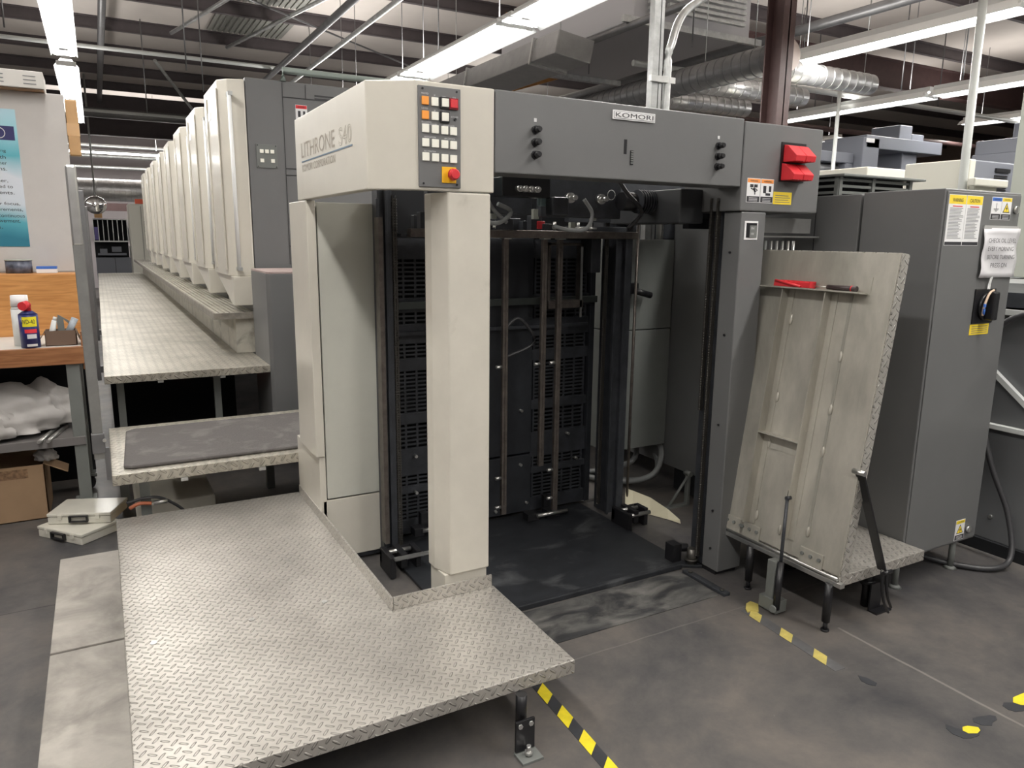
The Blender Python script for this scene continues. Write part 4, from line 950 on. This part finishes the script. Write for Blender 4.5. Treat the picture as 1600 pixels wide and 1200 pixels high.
MB().box(4.84, 6.0, .8, 2.60, 1.22, 1.29).build('base_rail', PIPEW, t)
MB().box(4.9, 5.9, .9, 2.5, 0, 1.22).build('stand', DARK, t)
cbm = MB().tube([(3.72, 1.62, 1.20), (3.68, 1.80, 1.19), (3.65, 1.93, 1.08), (3.63, 1.94, .8), (3.63, 1.86, .5), (3.66, 1.76, .25), (3.62, 1.70, .06), (3.50, 1.72, .02), (3.38, 1.86, .02), (3.30, 2.0, .04)], .013, 10).build('power_cable', CABLE)
tag(cbm, 'thick dark cable looping down to the floor beside the cabinet', 'cable')
t = tag(MB().cyl((3.10, 2.05, .06), (3.72, 2.05, .06), .022).build('floor_pipe', GALV), 'short pipe lying under the electrical cabinet', 'pipe')

# second press in the background at right ------------------------------
def bg(name, label, parts, cat='printing press'):
    loc = (sum(p[1][0]+p[1][1] for p in parts)/2/len(parts), sum(p[1][2]+p[1][3] for p in parts)/2/len(parts), 0)
    t = thing(name, loc, label, cat)
    for nm, b_, m in parts: MB().box(*b_).build(nm, m, t, .01)
    return t
b1 = bg('background_press_unit', 'cream fronted unit of the second press just right of the feeder', [('side_cover', (5.99, 6.6, 4.40, 5.9, 1.0, 2.15), PCREAM), ('body', (6.6, 7.5, 4.42, 5.9, 0, 2.14), PGREY), ('vent_slot', (6.7, 7.0, 4.41, 4.43, 1.98, 2.02), BLACK)])
b2 = bg('background_press_unit', 'large cream fronted unit of the second press behind the electrical cabinet', [('side_cover', (5.98, 6.06, 3.50, 4.04, .9, 2.14), PCREAM), ('lower_cover', (6.0, 6.3, 3.45, 4.1, .8, 1.95), PCREAM), ('body', (6.06, 6.9, 3.52, 4.05, 0, 2.14), PGREY), ('rail', (5.9, 6.36, 3.40, 3.46, 1.93, 1.99), PCREAM)])
q = MB()
for k in range(8): q.box(6.36, 6.54, 3.512, 3.52, 1.9+k*.018, 1.91+k*.018)
q.build('grille', BLACK, b2)
MB().box(6.36, 6.56, 3.505, 3.52, 2.06, 2.09).build('vent_slot', BLACK, b2)
b3 = bg('press_delivery_bridge', 'blue grey bridge of the farther press in the middle background', [('beam', (8.1, 9.6, 6.0, 6.6, 2.60, 2.75), PGREY), ('left_tower', (8.05, 8.35, 6.0, 6.8, 0, 2.72), PGREY), ('right_tower', (8.95, 9.25, 6.1, 6.8, 0, 2.62), PGREY), ('top_box', (8.85, 9.1, 6.1, 6.5, 2.75, 2.93), PGREY), ('side_box', (9.1, 9.35, 6.1, 6.5, 2.75, 2.84), PGREY), ('maker_label', (8.09, 8.24, 5.99, 6.0, 2.66, 2.71), PAPER)])
b4 = bg('press_delivery_bridge', 'lower blue grey bridge partly hidden by the feeder corner', [('beam', (7.2, 8.03, 6.1, 6.5, 2.42, 2.54), PGREY), ('tower', (7.9, 8.03, 6.1, 6.5, 0, 2.42), PGREY)])
b5 = bg('press_delivery_bridge', 'blue grey bridge of the farther press near the right picture edge', [('beam', (8.6, 10.2, 4.4, 5.0, 2.45, 2.60), PGREY), ('left_tower', (8.55, 8.8, 4.4, 5.0, 0, 2.45), PGREY), ('right_tower', (9.6, 9.9, 4.5, 5.0, 0, 2.45), PGREY), ('top_box', (9.3, 9.75, 4.5, 5.0, 2.6, 2.85), PGREY), ('cable_chain', (9.05, 9.15, 4.45, 4.55, 2.0, 2.45), INKB)])
bg('stacked_pallets', 'brown stacked goods far behind the second press', [('stack', (10.5, 12.4, 9.5, 10.5, 0, 2.7), WALLT), ('stack', (12.8, 14.2, 9.5, 10.5, 0, 2.6), WALLT)], 'stack')
tag(MB().cyl((7.15, 6.25, 2.36), (7.92, 6.25, 2.36), .06, n=16).build('ribbed_hose', DUCTM), 'short silver ribbed hose between the farther press bridges', 'hose')
tag(MB().cyl((7.55, 6.0, 0), (7.55, 6.0, 3.3), .022).build('upright_pipe', PIPEW), 'thin white upright pipe beside the farther press bridges', 'pipe')

# ------------------------------------------------------------------ hazard tape on the floor
def tape(name, p0, p1, wd, label, ym, bm, seg, grp=None, start=0.):
    p0 = Vector(p0); p1 = Vector(p1); d = (p1-p0); ln = d.length; d.normalize(); s = Vector((-d.y, d.x))
    def Q(a, b, sh0=0, sh1=0): return [tuple(p0+d*(a)+s*(-wd/2)) , tuple(p0+d*(b)+s*(-wd/2)), tuple(p0+d*(b+sh1)+s*(wd/2)), tuple(p0+d*(a+sh0)+s*(wd/2))]
    q = MB().prism(Q(0, ln), .0002, .0012)
    o = tag(q.build(name, bm), label, 'tape', grp)
    t = start
    while t < ln-.01:
        e = min(t+seg[0], ln); 
        if e > t: MB().prism(Q(t, e, -.04, -.04), .0012, .002).build('yellow_stripe', ym, o)
        t += seg[0]+seg[1]
    return o
tape('hazard_tape', (1.192, 1.955), (1.165, 1.40), .042, 'bright yellow and black hazard tape on the floor beside the foreground platform', TAPEY, TAPEB, (.07, .065), start=.045)
tape('hazard_tape', (2.225, 2.0), (2.195, 1.52), .05, 'faded yellow and grey hazard tape strip on the floor below the tilted hatch', TAPEYD, TAPEG, (.06, .105), start=.05)
q = MB().prism([(2.22, 1.467), (2.236, 1.44), (2.238, 1.405), (2.22, 1.398), (2.212, 1.404), (2.203, 1.416), (2.2, 1.44)], .0002, .0012)
tag(q.build('tape_remnant', TAPEB), 'small torn black tape remnant in line with the faded strip', 'tape')
q = MB().prism([(2.229, 1.16), (2.24, 1.135), (2.262, 1.098), (2.30, 1.090), (2.27, 1.078), (2.235, 1.082), (2.211, 1.094), (2.202, 1.122), (2.212, 1.148)], .0002, .0012)
o = tag(q.build('tape_remnant', TAPEB), 'torn black and yellow tape remnant at lower right, left of the two', 'tape')
MB().prism([(2.246, 1.116), (2.262, 1.126), (2.282, 1.122), (2.305, 1.102), (2.296, 1.090), (2.273, 1.086), (2.248, 1.099)], .0013, .002).build('yellow_stripe', TAPEY, o)
MB().prism([(2.321, 1.125), (2.338, 1.137), (2.364, 1.132), (2.402, 1.120), (2.414, 1.108), (2.399, 1.095), (2.372, 1.094), (2.354, 1.086), (2.327, 1.103)], .0002, .0012).build('black_stripe', TAPEB, o)
q = MB().prism([(2.513, 1.136), (2.541, 1.121), (2.56, 1.115), (2.60, 1.085), (2.56, 1.078), (2.529, 1.077), (2.495, 1.09), (2.486, 1.108), (2.492, 1.128)], .0002, .0012)
o = tag(q.build('tape_remnant', TAPEB), 'torn tape remnant with yellow end at the right picture edge', 'tape')
MB().prism([(2.541, 1.121), (2.57, 1.136), (2.628, 1.133), (2.66, 1.11), (2.60, 1.087), (2.565, 1.09), (2.549, 1.101)], .0013, .002).build('yellow_stripe', TAPEY, o)
q = MB().prism([(2.258, 2.026), (2.29, 2.034), (2.30, 2.0), (2.254, 1.955), (2.235, 1.975), (2.21, 1.972), (2.222, 1.995)], .0003, .006)
tag(q.build('tape_scrap', TAPEYD), 'crumpled faded yellow tape scrap at the foot of the strut post', 'tape')

# ------------------------------------------------------------------ LEFT SIDE
for i, (y0, y1) in enumerate(((2.80, 3.66), (1.2, 2.785))):
    tag(MB().box(-.262, -.032, y0, y1, .0, .075).build('floor_board', PLANKM, bevel=.003), ('farther of the two weathered low boards left of the tread platform', 'nearer of the two weathered low boards left of the tread platform')[i], 'board')
# workbench
wb = thing('workbench', (-.7, 4.6, 0), 'wooden topped workbench on grey steel legs at left', 'workbench')
MB().box(-1.9, -.087, 4.40, 4.43, .835, .925).build('front_rail', WOODB, wb, .003)
MB().box(-.117, -.085, 4.43, 4.98, .80, 1.0).build('end_rail', WOODB, wb, .003)
MB().box(-1.9, -.118, 4.43, 4.97, .905, .926).build('bench_top', WOODP, wb, .002)
MB().box(-1.9, -.11, 4.97, 4.99, .90, 1.272).build('back_board', WOODO, wb, .003)
MB().box(-1.9, -.11, 4.99, 5.16, 1.255, 1.275).build('back_shelf', WOODO, wb, .002)
for x, yy in ((-.165, 4.42), (-.165, 4.9), (-1.8, 4.42), (-1.8, 4.9)):
    l = MB().box(x-.03, x+.03, yy, yy+.05, .10, .835).build('leg', GREYM, wb, .002)
    MB().box(x-.05, x+.05, yy-.02, yy+.07, .085, .10).build('foot_plate', GREYM, l); MB().cyl((x, yy+.01, .04), (x, yy+.04, .04), .04).build('caster', BLACK, l)
MB().box(-1.9, -.14, 4.42, 4.98, .42, .435).box(-1.9, -.14, 4.41, 4.43, .40, .445).build('lower_shelf', mat('shelf_grey', (.16, .15, .145), .55), wb, .002)
wbd = thing('display_board', (-.5, 5.2, 1.275), 'off white board standing behind the workbench carrying the blue poster', 'board')
BY = 5.175
MB().box(-1.6, -.098, BY, BY+.03, 1.278, 2.28).build('board', BOARDW, wbd, .003)
# poster
ps = thing('poster', (-.55, BY-.003, 1.4), 'blue gradient poster with dark wording pinned on the off white board', 'poster')
pmat = bpy.data.materials.new('poster_print'); pmat.use_nodes = True
N = pmat.node_tree.nodes; L = pmat.node_tree.links
g = N.new('ShaderNodeNewGeometry'); s = N.new('ShaderNodeSeparateXYZ'); L.new(g.outputs['Position'], s.inputs[0])
nz_ = N.new('ShaderNodeTexNoise'); nz_.inputs['Scale'].default_value = 3; L.new(g.outputs['Position'], nz_.inputs['Vector'])
hh = M_(N, L, 'ADD', M_(N, L, 'MULTIPLY', M_(N, L, 'SUBTRACT', s.outputs[2], 1.44), 1.25), M_(N, L, 'MULTIPLY', M_(N, L, 'SUBTRACT', nz_.outputs[0], .5), .25))
cr_ = N.new('ShaderNodeValToRGB'); L.new(hh, cr_.inputs[0]); e = cr_.color_ramp.elements
e[0].position = 0; e[0].color = (.03, .19, .27, 1); e[1].position = 1; e[1].color = (.10, .38, .52, 1)
for p, c in ((.14, (.10, .40, .48)), (.28, (.62, .68, .74)), (.48, (.66, .70, .76)), (.6, (.10, .42, .5)), (.8, (.36, .66, .74)), (.9, (.45, .68, .78))):
    k = e.new(p); k.color = (*c, 1)
L.new(cr_.outputs[0], N['Principled BSDF'].inputs['Base Color']); N['Principled BSDF'].inputs['Roughness'].default_value = .35
MB().box(-1.05, -.341, BY-.003, BY, 1.422, 2.178).build('sheet', pmat, ps)
MB().box(-1.05, -.355, BY-.0038, BY-.003, 2.010, 2.086).build('banner', mat('banner_navy', (.02, .02, .12), .4), ps)
q = MB(); 
for k in range(28):
    t0 = 2*PI*k/28; t1 = 2*PI*(k+1)/28; q.cyl((-.428+.028*math.cos(t0), BY-.0042, 2.048+.028*math.sin(t0)), (-.428+.028*math.cos(t1), BY-.0042, 2.048+.028*math.sin(t1)), .0022, n=5)
q.build('ring_letter', PAPER, ps)
for z, xr, s in ((1.94, -.405, 'ng'), (1.908, -.409, 'ith'), (1.876, -.406, 'her'), (1.843, -.409, 'ns.'), (1.777, -.411, 'ner,'), (1.747, -.391, 'red to'), (1.714, -.387, 'lients.'), (1.652, -.366, 'er focus,'), (1.619, -.356, 'irements,'), (1.586, -.350, 'continuous'), (1.554, -.374, 'werment,'), (1.522, -.461, 's.')):
    wd = .0125*len(s)
    text(s, '-y', (xr-wd, BY-.0036, z), wd, .019 if any(c in s for c in 'lthdf') else .015, INK, ps, 'lettering')
bx_ = thing('carton', (-.4, BY, 2.285), 'long white carton lying on top of the off white board', 'box')
MB().box(-.9, -.185, BY-.10, BY+.16, 2.285, 2.375).build('carton_body', mat('carton_white', (.62, .60, .56), .55), bx_, .003)
q = MB()
for k, (x, w_) in enumerate(((-.42, .05), (-.28, .06))):
    for j in range(3): q.box(x, x+w_, BY-.102, BY-.1005, 2.345-j*.02, 2.349-j*.02)
q.build('text_line', INKG, bx_)
MB().box(-.75, -.19, BY-.08, BY+.15, 2.281, 2.286).build('carton_base', CARD, bx_)
ct = thing('cardboard_tube', (-.07, 5.3, 1.95), 'tan taped cardboard strip standing beside the off white board', 'cardboard')
MB().box(-.095, -.035, 5.206, 5.275, 1.95, 2.26).build('tube_body', CARDL, ct, .006)
MB().box(-.097, -.033, 5.2055, 5.277, 2.06, 2.13).build('tape_band', mat('tape_gloss', (.62, .38, .18), .2), ct)
# shelf things on the back board
t = thing('ink_tin', (-.36, 5.08, 1.275), 'dark wrapped tin standing on the shelf under the poster', 'tin')
MB().cyl((-.40, 5.08, 1.276), (-.40, 5.08, 1.345), .065, n=24).build('tin_body', mat('tin_print', (.10, .11, .15), .35, noise=.6, nscale=30), t)
MB().cyl((-.40, 5.08, 1.345), (-.40, 5.08, 1.352), .068, n=24).build('tin_lid', PALEG, t)
t = thing('blue_carton', (-.25, 5.08, 1.276), 'small blue and white carton on the shelf right of the tin', 'box')
MB().box(-.315, -.215, 5.03, 5.12, 1.276, 1.298).build('lower_half', PAPER, t); MB().box(-.315, -.215, 5.03, 5.12, 1.298, 1.312).build('upper_half', INKB, t)
# cans
t = thing('spray_can', (-.40, 4.55, .926), 'tall white spray can standing behind the blue can on the workbench', 'can')
MB().cyl((-.375, 4.56, .927), (-.375, 4.56, 1.115), .043, n=28).cyl((-.375, 4.56, 1.115), (-.375, 4.56, 1.13), .043, .036, n=28).build('can_body', CANW, t)
MB().cyl((-.375, 4.56, 1.13), (-.375, 4.56, 1.185), .041, .038, n=28).build('cap', PAPER, t)
t = thing('spray_can', (-.345, 4.45, .926), 'blue and yellow spray can with red cap on the workbench front edge', 'can')
CX, CY, CR = -.338, 4.465, .043
MB().cyl((CX, CY, .927), (CX, CY, 1.095), CR, n=32).cyl((CX, CY, 1.095), (CX, CY, 1.112), CR, .022, n=28).build('can_body', NAVY, t)
MB().cyl((CX, CY, 1.112), (CX, CY, 1.15), .017).cyl((CX-.018, CY-.035, 1.138), (CX, CY, 1.142), .022, .022).build('cap', RED, t)
def arc(z0, z1, r, a0, a1, n=12):
    q = MB()
    for k in range(n):
        b0 = a0+(a1-a0)*k/n; b1 = a0+(a1-a0)*(k+1)/n
        q.quad([(CX+r*math.cos(b0), CY+r*math.sin(b0), z0), (CX+r*math.cos(b1), CY+r*math.sin(b1), z0), (CX+r*math.cos(b1), CY+r*math.sin(b1), z1), (CX+r*math.cos(b0), CY+r*math.sin(b0), z1)])
    return q
arc(1.035, 1.085, CR+.0005, -2.2, -.6).build('badge', SIGNY, t)
arc(1.003, 1.022, CR+.0005, -2.0, -.7).build('stripe', INKR, t)
arc(.975, .997, CR+.0005, -1.8, -.8).build('stripe', INKW, t)
arc(.935, .947, CR+.0005, -1.9, -.8).build('small_print', INKW, t)
text('WD-40', '-y', (CX-.030, CY-CR-.001, 1.050), .060, .022, INK, t, 'lettering')
# small cardboard box of bits
t = thing('parts_box', (-.2, 4.5, .926), 'small open brown cardboard box of tools on the workbench corner', 'box')
MB().box(-.275, -.135, 4.46, 4.463, .927, 1.005).box(-.275, -.135, 4.56, 4.563, .927, 1.005).box(-.275, -.272, 4.46, 4.563, .927, 1.005).box(-.138, -.135, 4.46, 4.563, .927, 1.005).box(-.275, -.135, 4.46, 4.563, .927, .930).build('box_body', mat('dark_cardboard', (.16, .105, .075), .8), t)
MB().prism([(-.275, 1.005), (-.305, .955), (-.303, .952), (-.272, 1.002)], 4.46, 4.56, 'y').prism([(-.135, 1.005), (-.118, .955), (-.121, .952), (-.138, 1.002)], 4.46, 4.56, 'y').build('flap', mat('flap_cardboard', (.2, .14, .1), .8), t)
tag(MB().prism([(-.215, .94), (-.185, .94), (-.187, 1.06), (-.165, 1.035), (-.160, 1.05), (-.21, 1.085), (-.217, 1.05)], 4.50, 4.508, 'y').build('putty_knife', GREYM), 'grey metal scraper sticking up from the small cardboard box', 'tool')
tag(MB().cyl((-.255, 4.51, .94), (-.228, 4.51, 1.055), .018, .012).cyl((-.228, 4.51, 1.055), (-.223, 4.51, 1.072), .009).build('small_bottle', CANW), 'small clear bottle with dark tip in the small cardboard box', 'bottle')
tag(MB().cyl((-.185, 4.53, .96), (-.135, 4.53, 1.06), .017, n=14).build('wrapped_roll', mat('blue_grey_wrap', (.34, .38, .42), .4, noise=.3, nscale=40)), 'pale blue grey wrapped roll leaning in the small cardboard box', 'roll')
# bags on lower shelf
def lump(name, c, r, sx, sy, sz, seed, m, label, cat):
    random.seed(seed)
    b = bmesh.new(); vs = bmesh.ops.create_icosphere(b, subdivisions=4, radius=r)['verts']
    ph = [random.uniform(0, 6) for _ in range(6)]
    for v in vs:
        d = v.co.normalized(); k = 1+.08*math.sin(d.x*9+ph[0]+d.z*5)+.07*math.sin(d.y*11+ph[1]+d.x*7)+.06*math.sin(d.z*13+ph[2])
        v.co = Vector((d.x*r*sx*k+c[0], d.y*r*sy*k+c[1], max(c[2]-.3*r*sz, d.z*r*sz*k+c[2])))
    for f in b.faces: f.smooth = True
    q = MB(); q.b.free(); q.b = b
    return tag(q.build(name, m), label, cat)
lump('plastic_bag', (-.55, 4.66, .52), .2, 1.5, .9, .95, 2, BAG, 'bulky white plastic bag on the lower workbench shelf, right one', 'bag')
lump('plastic_bag', (-.60, 4.52, .50), .13, 1.2, .7, 1.1, 4, BAG, 'smaller white plastic bag slumped over the lower shelf edge at the left', 'bag')
lump('plastic_bag', (-.33, 4.72, .53), .17, 1.0, .8, 1.0, 9, BAG, 'grey white plastic bag farther back on the lower shelf beside the leg', 'bag')
for i, (x) in enumerate((-.345, -.305)):
    tag(MB().cyl((x, 4.38, .448), (x+.07, 4.7, .447), .011, n=10).cyl((x-.003, 4.365, .448), (x, 4.38, .448), .008).build('steel_rod', STEEL), ('left one of two steel rods on the lower workbench shelf', 'right one of two steel rods on the lower workbench shelf')[i], 'rod')
MB().box(-1.9, -.12, 4.985, 4.995, .05, .9).build('under_bench_shade', VOID, wb)  # near-black sheet added as the shade below the bench
tag(MB().box(-1.9, -.14, 5.35, 6.6, 0, 1.15).build('dark_backdrop', DARK, bevel=.01), 'dark block added to darken the gap behind the workbench', 'cabinet')  # added dark block, stands in for shade between bench leg and post
# big carton on floor
t = thing('cardboard_box', (-.6, 4.6, 0), 'big open cardboard box on the floor under the workbench', 'box')
MB().box(-.95, -.345, 4.48, 4.485, 0, .30).box(-.95, -.345, 4.83, 4.835, 0, .30).box(-.35, -.345, 4.48, 4.835, 0, .30).box(-.95, -.945, 4.48, 4.835, 0, .30).box(-.95, -.345, 4.48, 4.835, 0, .005).build('box_body', CARD, t)
MB().prism([(-.345, .30), (-.24, .24), (-.242, .236), (-.347, .296)], 4.5, 4.65, 'y').build('flap', CARD, t)
MB().prism([(4.835, .30), (4.86, .40), (4.863, .40), (4.84, .295)], -.93, -.26, 'x').build('flap', CARD, t)
q = MB().box(-.9, -.42, 4.479, 4.4797, .235, .285)
q.build('printed_band', mat('print_brown', (.22, .13, .07), .8, noise=.5, nscale=60), t)
lump('crumpled_paper', (-.34, 4.60, .31), .05, 1.1, 1, 1.0, 21, BAG, 'crumpled white paper spilling out of the big cardboard box', 'paper')
# plastic organiser cases
def case(z, c, ang, label):
    t = thing('plastic_case', (c[0], c[1], z), label, 'case', 'white plastic cases on the floor')
    R_ = Matrix.Translation((c[0], c[1], 0)) @ Matrix.Rotation(ang, 4, 'Z')
    B = lambda *a, **k: None
    MB().box(-.15, .15, -.11, .11, z, z+.038).build('tray', PLASTIC, t, .004, rot=R_)
    MB().box(-.153, .153, -.113, .113, z+.040, z+.056).build('lid', PLASTIC, t, .004, rot=R_)
    MB().box(-.045, .045, -.128, -.113, z+.012, z+.018).box(-.045, -.038, -.128, -.11, z+.012, z+.045).box(.038, .045, -.128, -.11, z+.012, z+.045).box(-.045, .045, -.128, -.113, z+.040, z+.046).build('handle', BLACK, t, .001, rot=R_)
    for lx in (-.10, .08): MB().box(lx, lx+.02, -.118, -.11, z+.025, z+.05).build('latch', PLASTIC, t, .001, rot=R_)
case(0, (-.20, 4.17), math.radians(-50), 'lower one of two white plastic cases on the floor by the workbench')
case(.0575, (-.155, 4.25), math.radians(-22), 'upper one of two white plastic cases, handle facing the viewer')
# rail posts along the walkway
t = thing('rail_post', (-.06, 3.7, .33), 'silver square post with a shiny sleeve top at the left edge of the steps', 'post')
MB().box(-.092, -.048, 3.70, 3.72, .50, 1.50).build('post', mat('dull_zinc', (.30, .30, .29), .4, .6, noise=.15), t, .003)
MB().box(-.092, -.050, 3.695, 3.722, 1.45, 1.78).build('shiny_sleeve', STEEL, t, .008)
MB().box(-.05, -.03, 3.70, 3.72, .40, .55).build('mount', DUCTD, t)
MB().box(-.096, -.044, 3.69, 3.73, .53, .62).build('foot_bracket', DUCTD, t, .002)
MB().cyl((-.045, 3.68, .59), (-.045, 3.69, .59), .008, n=8).build('bolt', STEEL, t)
t = thing('rail_post', (-.05, 5.2, .6), 'second grey post behind the silver one at the walkway edge', 'post')
MB().box(-.085, -.045, 5.2, 5.24, .60, 1.75).build('post', DUCTD, t, .003); MB().box(-.046, -.03, 5.2, 5.24, .65, .69).build('mount', DUCTD, t)
t = thing('rail_post', (-.05, 7, .6), 'third grey post farther along the walkway edge', 'post')
MB().box(-.085, -.045, 7.2, 7.24, .60, 1.72).build('post', DUCTD, t, .003); MB().box(-.046, -.03, 7.2, 7.24, .65, .69).build('mount', DUCTD, t)
# under the middle step: cream box, cable, orange strap
t = thing('storage_bin', (.25, 4.6, 0), 'cream lidded bin with yellow base stored under the middle step', 'bin')
MB().box(.06, .44, 4.05, 4.9, .07, .14).build('bin_body', CREAMW, t, .01); MB().box(.065, .435, 4.055, 4.89, 0, .07).build('bin_base', YELLOW, t, .004)
tag(MB().tube([(.02, 3.72, .27), (.10, 3.70, .29), (.17, 3.72, .27), (.25, 3.74, .20), (.30, 3.75, .12)], .007, 8).build('black_cable', CABLE), 'black cable curving out from the step leg under the middle step', 'cable')
tag(MB().tube([(.03, 3.70, .25), (.07, 3.69, .27), (.12, 3.70, .26)], .009, 8).build('orange_strap', mat('faded_orange', (.45, .14, .07), .5)), 'faded orange strap tied round the step leg', 'strap')
tag(MB().cyl((.13, 3.70, .26), (.19, 3.70, .262), .011, n=10).build('cable_connector', STEEL), 'silver cable connector beside the step leg', 'connector')

# ------------------------------------------------------------------ far end of the hall
t = thing('pigeonhole_rack', (.3, 20, 0), 'tall steel rack with upright dividers against the far wall', 'rack')
MB().box(-.05, .66, 20.3, 20.5, .6, 1.85).build('back_panel', VOID, t)
q = MB()
for k in range(8): q.box(-.05+k*.1, -.035+k*.1, 20.0, 20.3, 1.34, 1.83)
q.box(-.05, .66, 20.0, 20.3, 1.31, 1.34).box(-.05, .66, 20.0, 20.3, 1.82, 1.84)
q.build('divider', GALV, t)
MB().box(-.05, .70, 19.98, 20.3, .0, .95).build('lower_cabinet', PGREY, t)
MB().box(.34, .35, 19.97, 19.98, .2, .95).build('door_gap', BLACK, t)
MB().box(0, .6, 20.1, 20.3, 1.0, 1.05).box(0.05, .2, 20.1, 20.25, 1.05, 1.15).box(.3, .5, 20.1, 20.2, 1.08, 1.2).build('shelf_clutter', PGREY, t)
MB().box(-.03, .05, 19.99, 20.2, 1.36, 1.65).build('binder', mat('violet_binder', (.12, .10, .3), .5), t)
tag(MB().box(0.0, .16, 20.0, 20.2, 1.86, 1.96).build('small_carton', CARDL), 'small tan carton on top of the far rack', 'box')
t = thing('convex_mirror', (.1, 19, 2.1), 'round convex safety mirror hanging near the far wall', 'mirror')
MB().sphere((.05, 19.2, 2.12), .22, 1, .35, .9).build('mirror_dome', mat('mirror_chrome', (.85, .85, .85), .08, 1), t)
MB().cyl((.05, 19.2, 2.3), (.05, 19.2, 4.9), .02).build('hanger', GALV, t)
wc = thing('white_cabinet', (1.1, 19, 0), 'tall cream control cabinet at the far end of the walkway', 'cabinet')
MB().box(.66, 1.3, 18.6, 19.4, 0, 2.15).build('body', PCREAM, wc, .02)
q = MB()
for k in range(8): q.box(.95, 1.08, 18.59, 18.6, 1.55+k*.03, 1.565+k*.03)
q.build('vent_grille', GREYM, wc)
MB().box(.90, .91, 18.59, 18.6, .1, 2.1).build('door_gap', GREYM, wc)
tag(MB().box(.82, 1.06, 18.8, 19.0, 2.16, 2.26).build('warning_sign', mat('red_orange_sign', (.75, .12, .05), .5)), 'small red orange sign on top of the far cream cabinet', 'sign')
t = thing('wall_panel', (.8, 21, 1), 'grey switch panel on the far wall left of the cream cabinet', 'panel')
MB().box(.70, .95, 21.0, 21.1, 1.35, 1.65).build('frame', PGREY, t); MB().box(.75, .9, 20.98, 21.0, 1.42, 1.58).build('display', PAPER, t)
MB().box(.70, .95, 21.0, 21.1, .7, 1.2).build('lower_box', GREYM, t)
struct(MB().box(-.2, 1.2, 22.9, 23.0, 2.1, 2.3).build('trim_90', MAROON))

# lamp row crossing the hall in front of the far wall
t = thing('strip_light', (1, 21.2, 3.42), 'distant fluorescent row crossing high in front of the far wall', 'ceiling light')
MB().box(-3, 6, 21.15, 21.33, 3.45, 3.5).build('reflector', REFL, t)
MB().cyl((-2.95, 21.2, 3.43), (5.95, 21.2, 3.43), .025, n=8).build('tube', LAMP, t)
for x in (-2.5, 1.5, 5.5): MB().cyl((x, 21.24, 3.5), (x, 21.24, 4.9), .006, n=6).build('hanger', GALV, t)
d = bpy.data.lights.new('tube_and_fill_light', 'AREA'); d.shape = 'RECTANGLE'; d.size = 9; d.size_y = .2; d.energy = 130; d.color = (1, .965, .92)
o = bpy.data.objects.new('tube_and_fill_light', d); COL.objects.link(o); o.location = (1.5, 21.2, 3.39)
d = bpy.data.lights.new('tube_and_fill_light', 'AREA'); d.shape = 'RECTANGLE'; d.size = 9; d.size_y = .2; d.energy = 70; d.color = (1, .965, .92)
o = bpy.data.objects.new('tube_and_fill_light', d); COL.objects.link(o); o.location = (1.5, 21.2, 3.55); o.rotation_euler = (PI, 0, 0)  # upward fill added above the far row to lift the ceiling
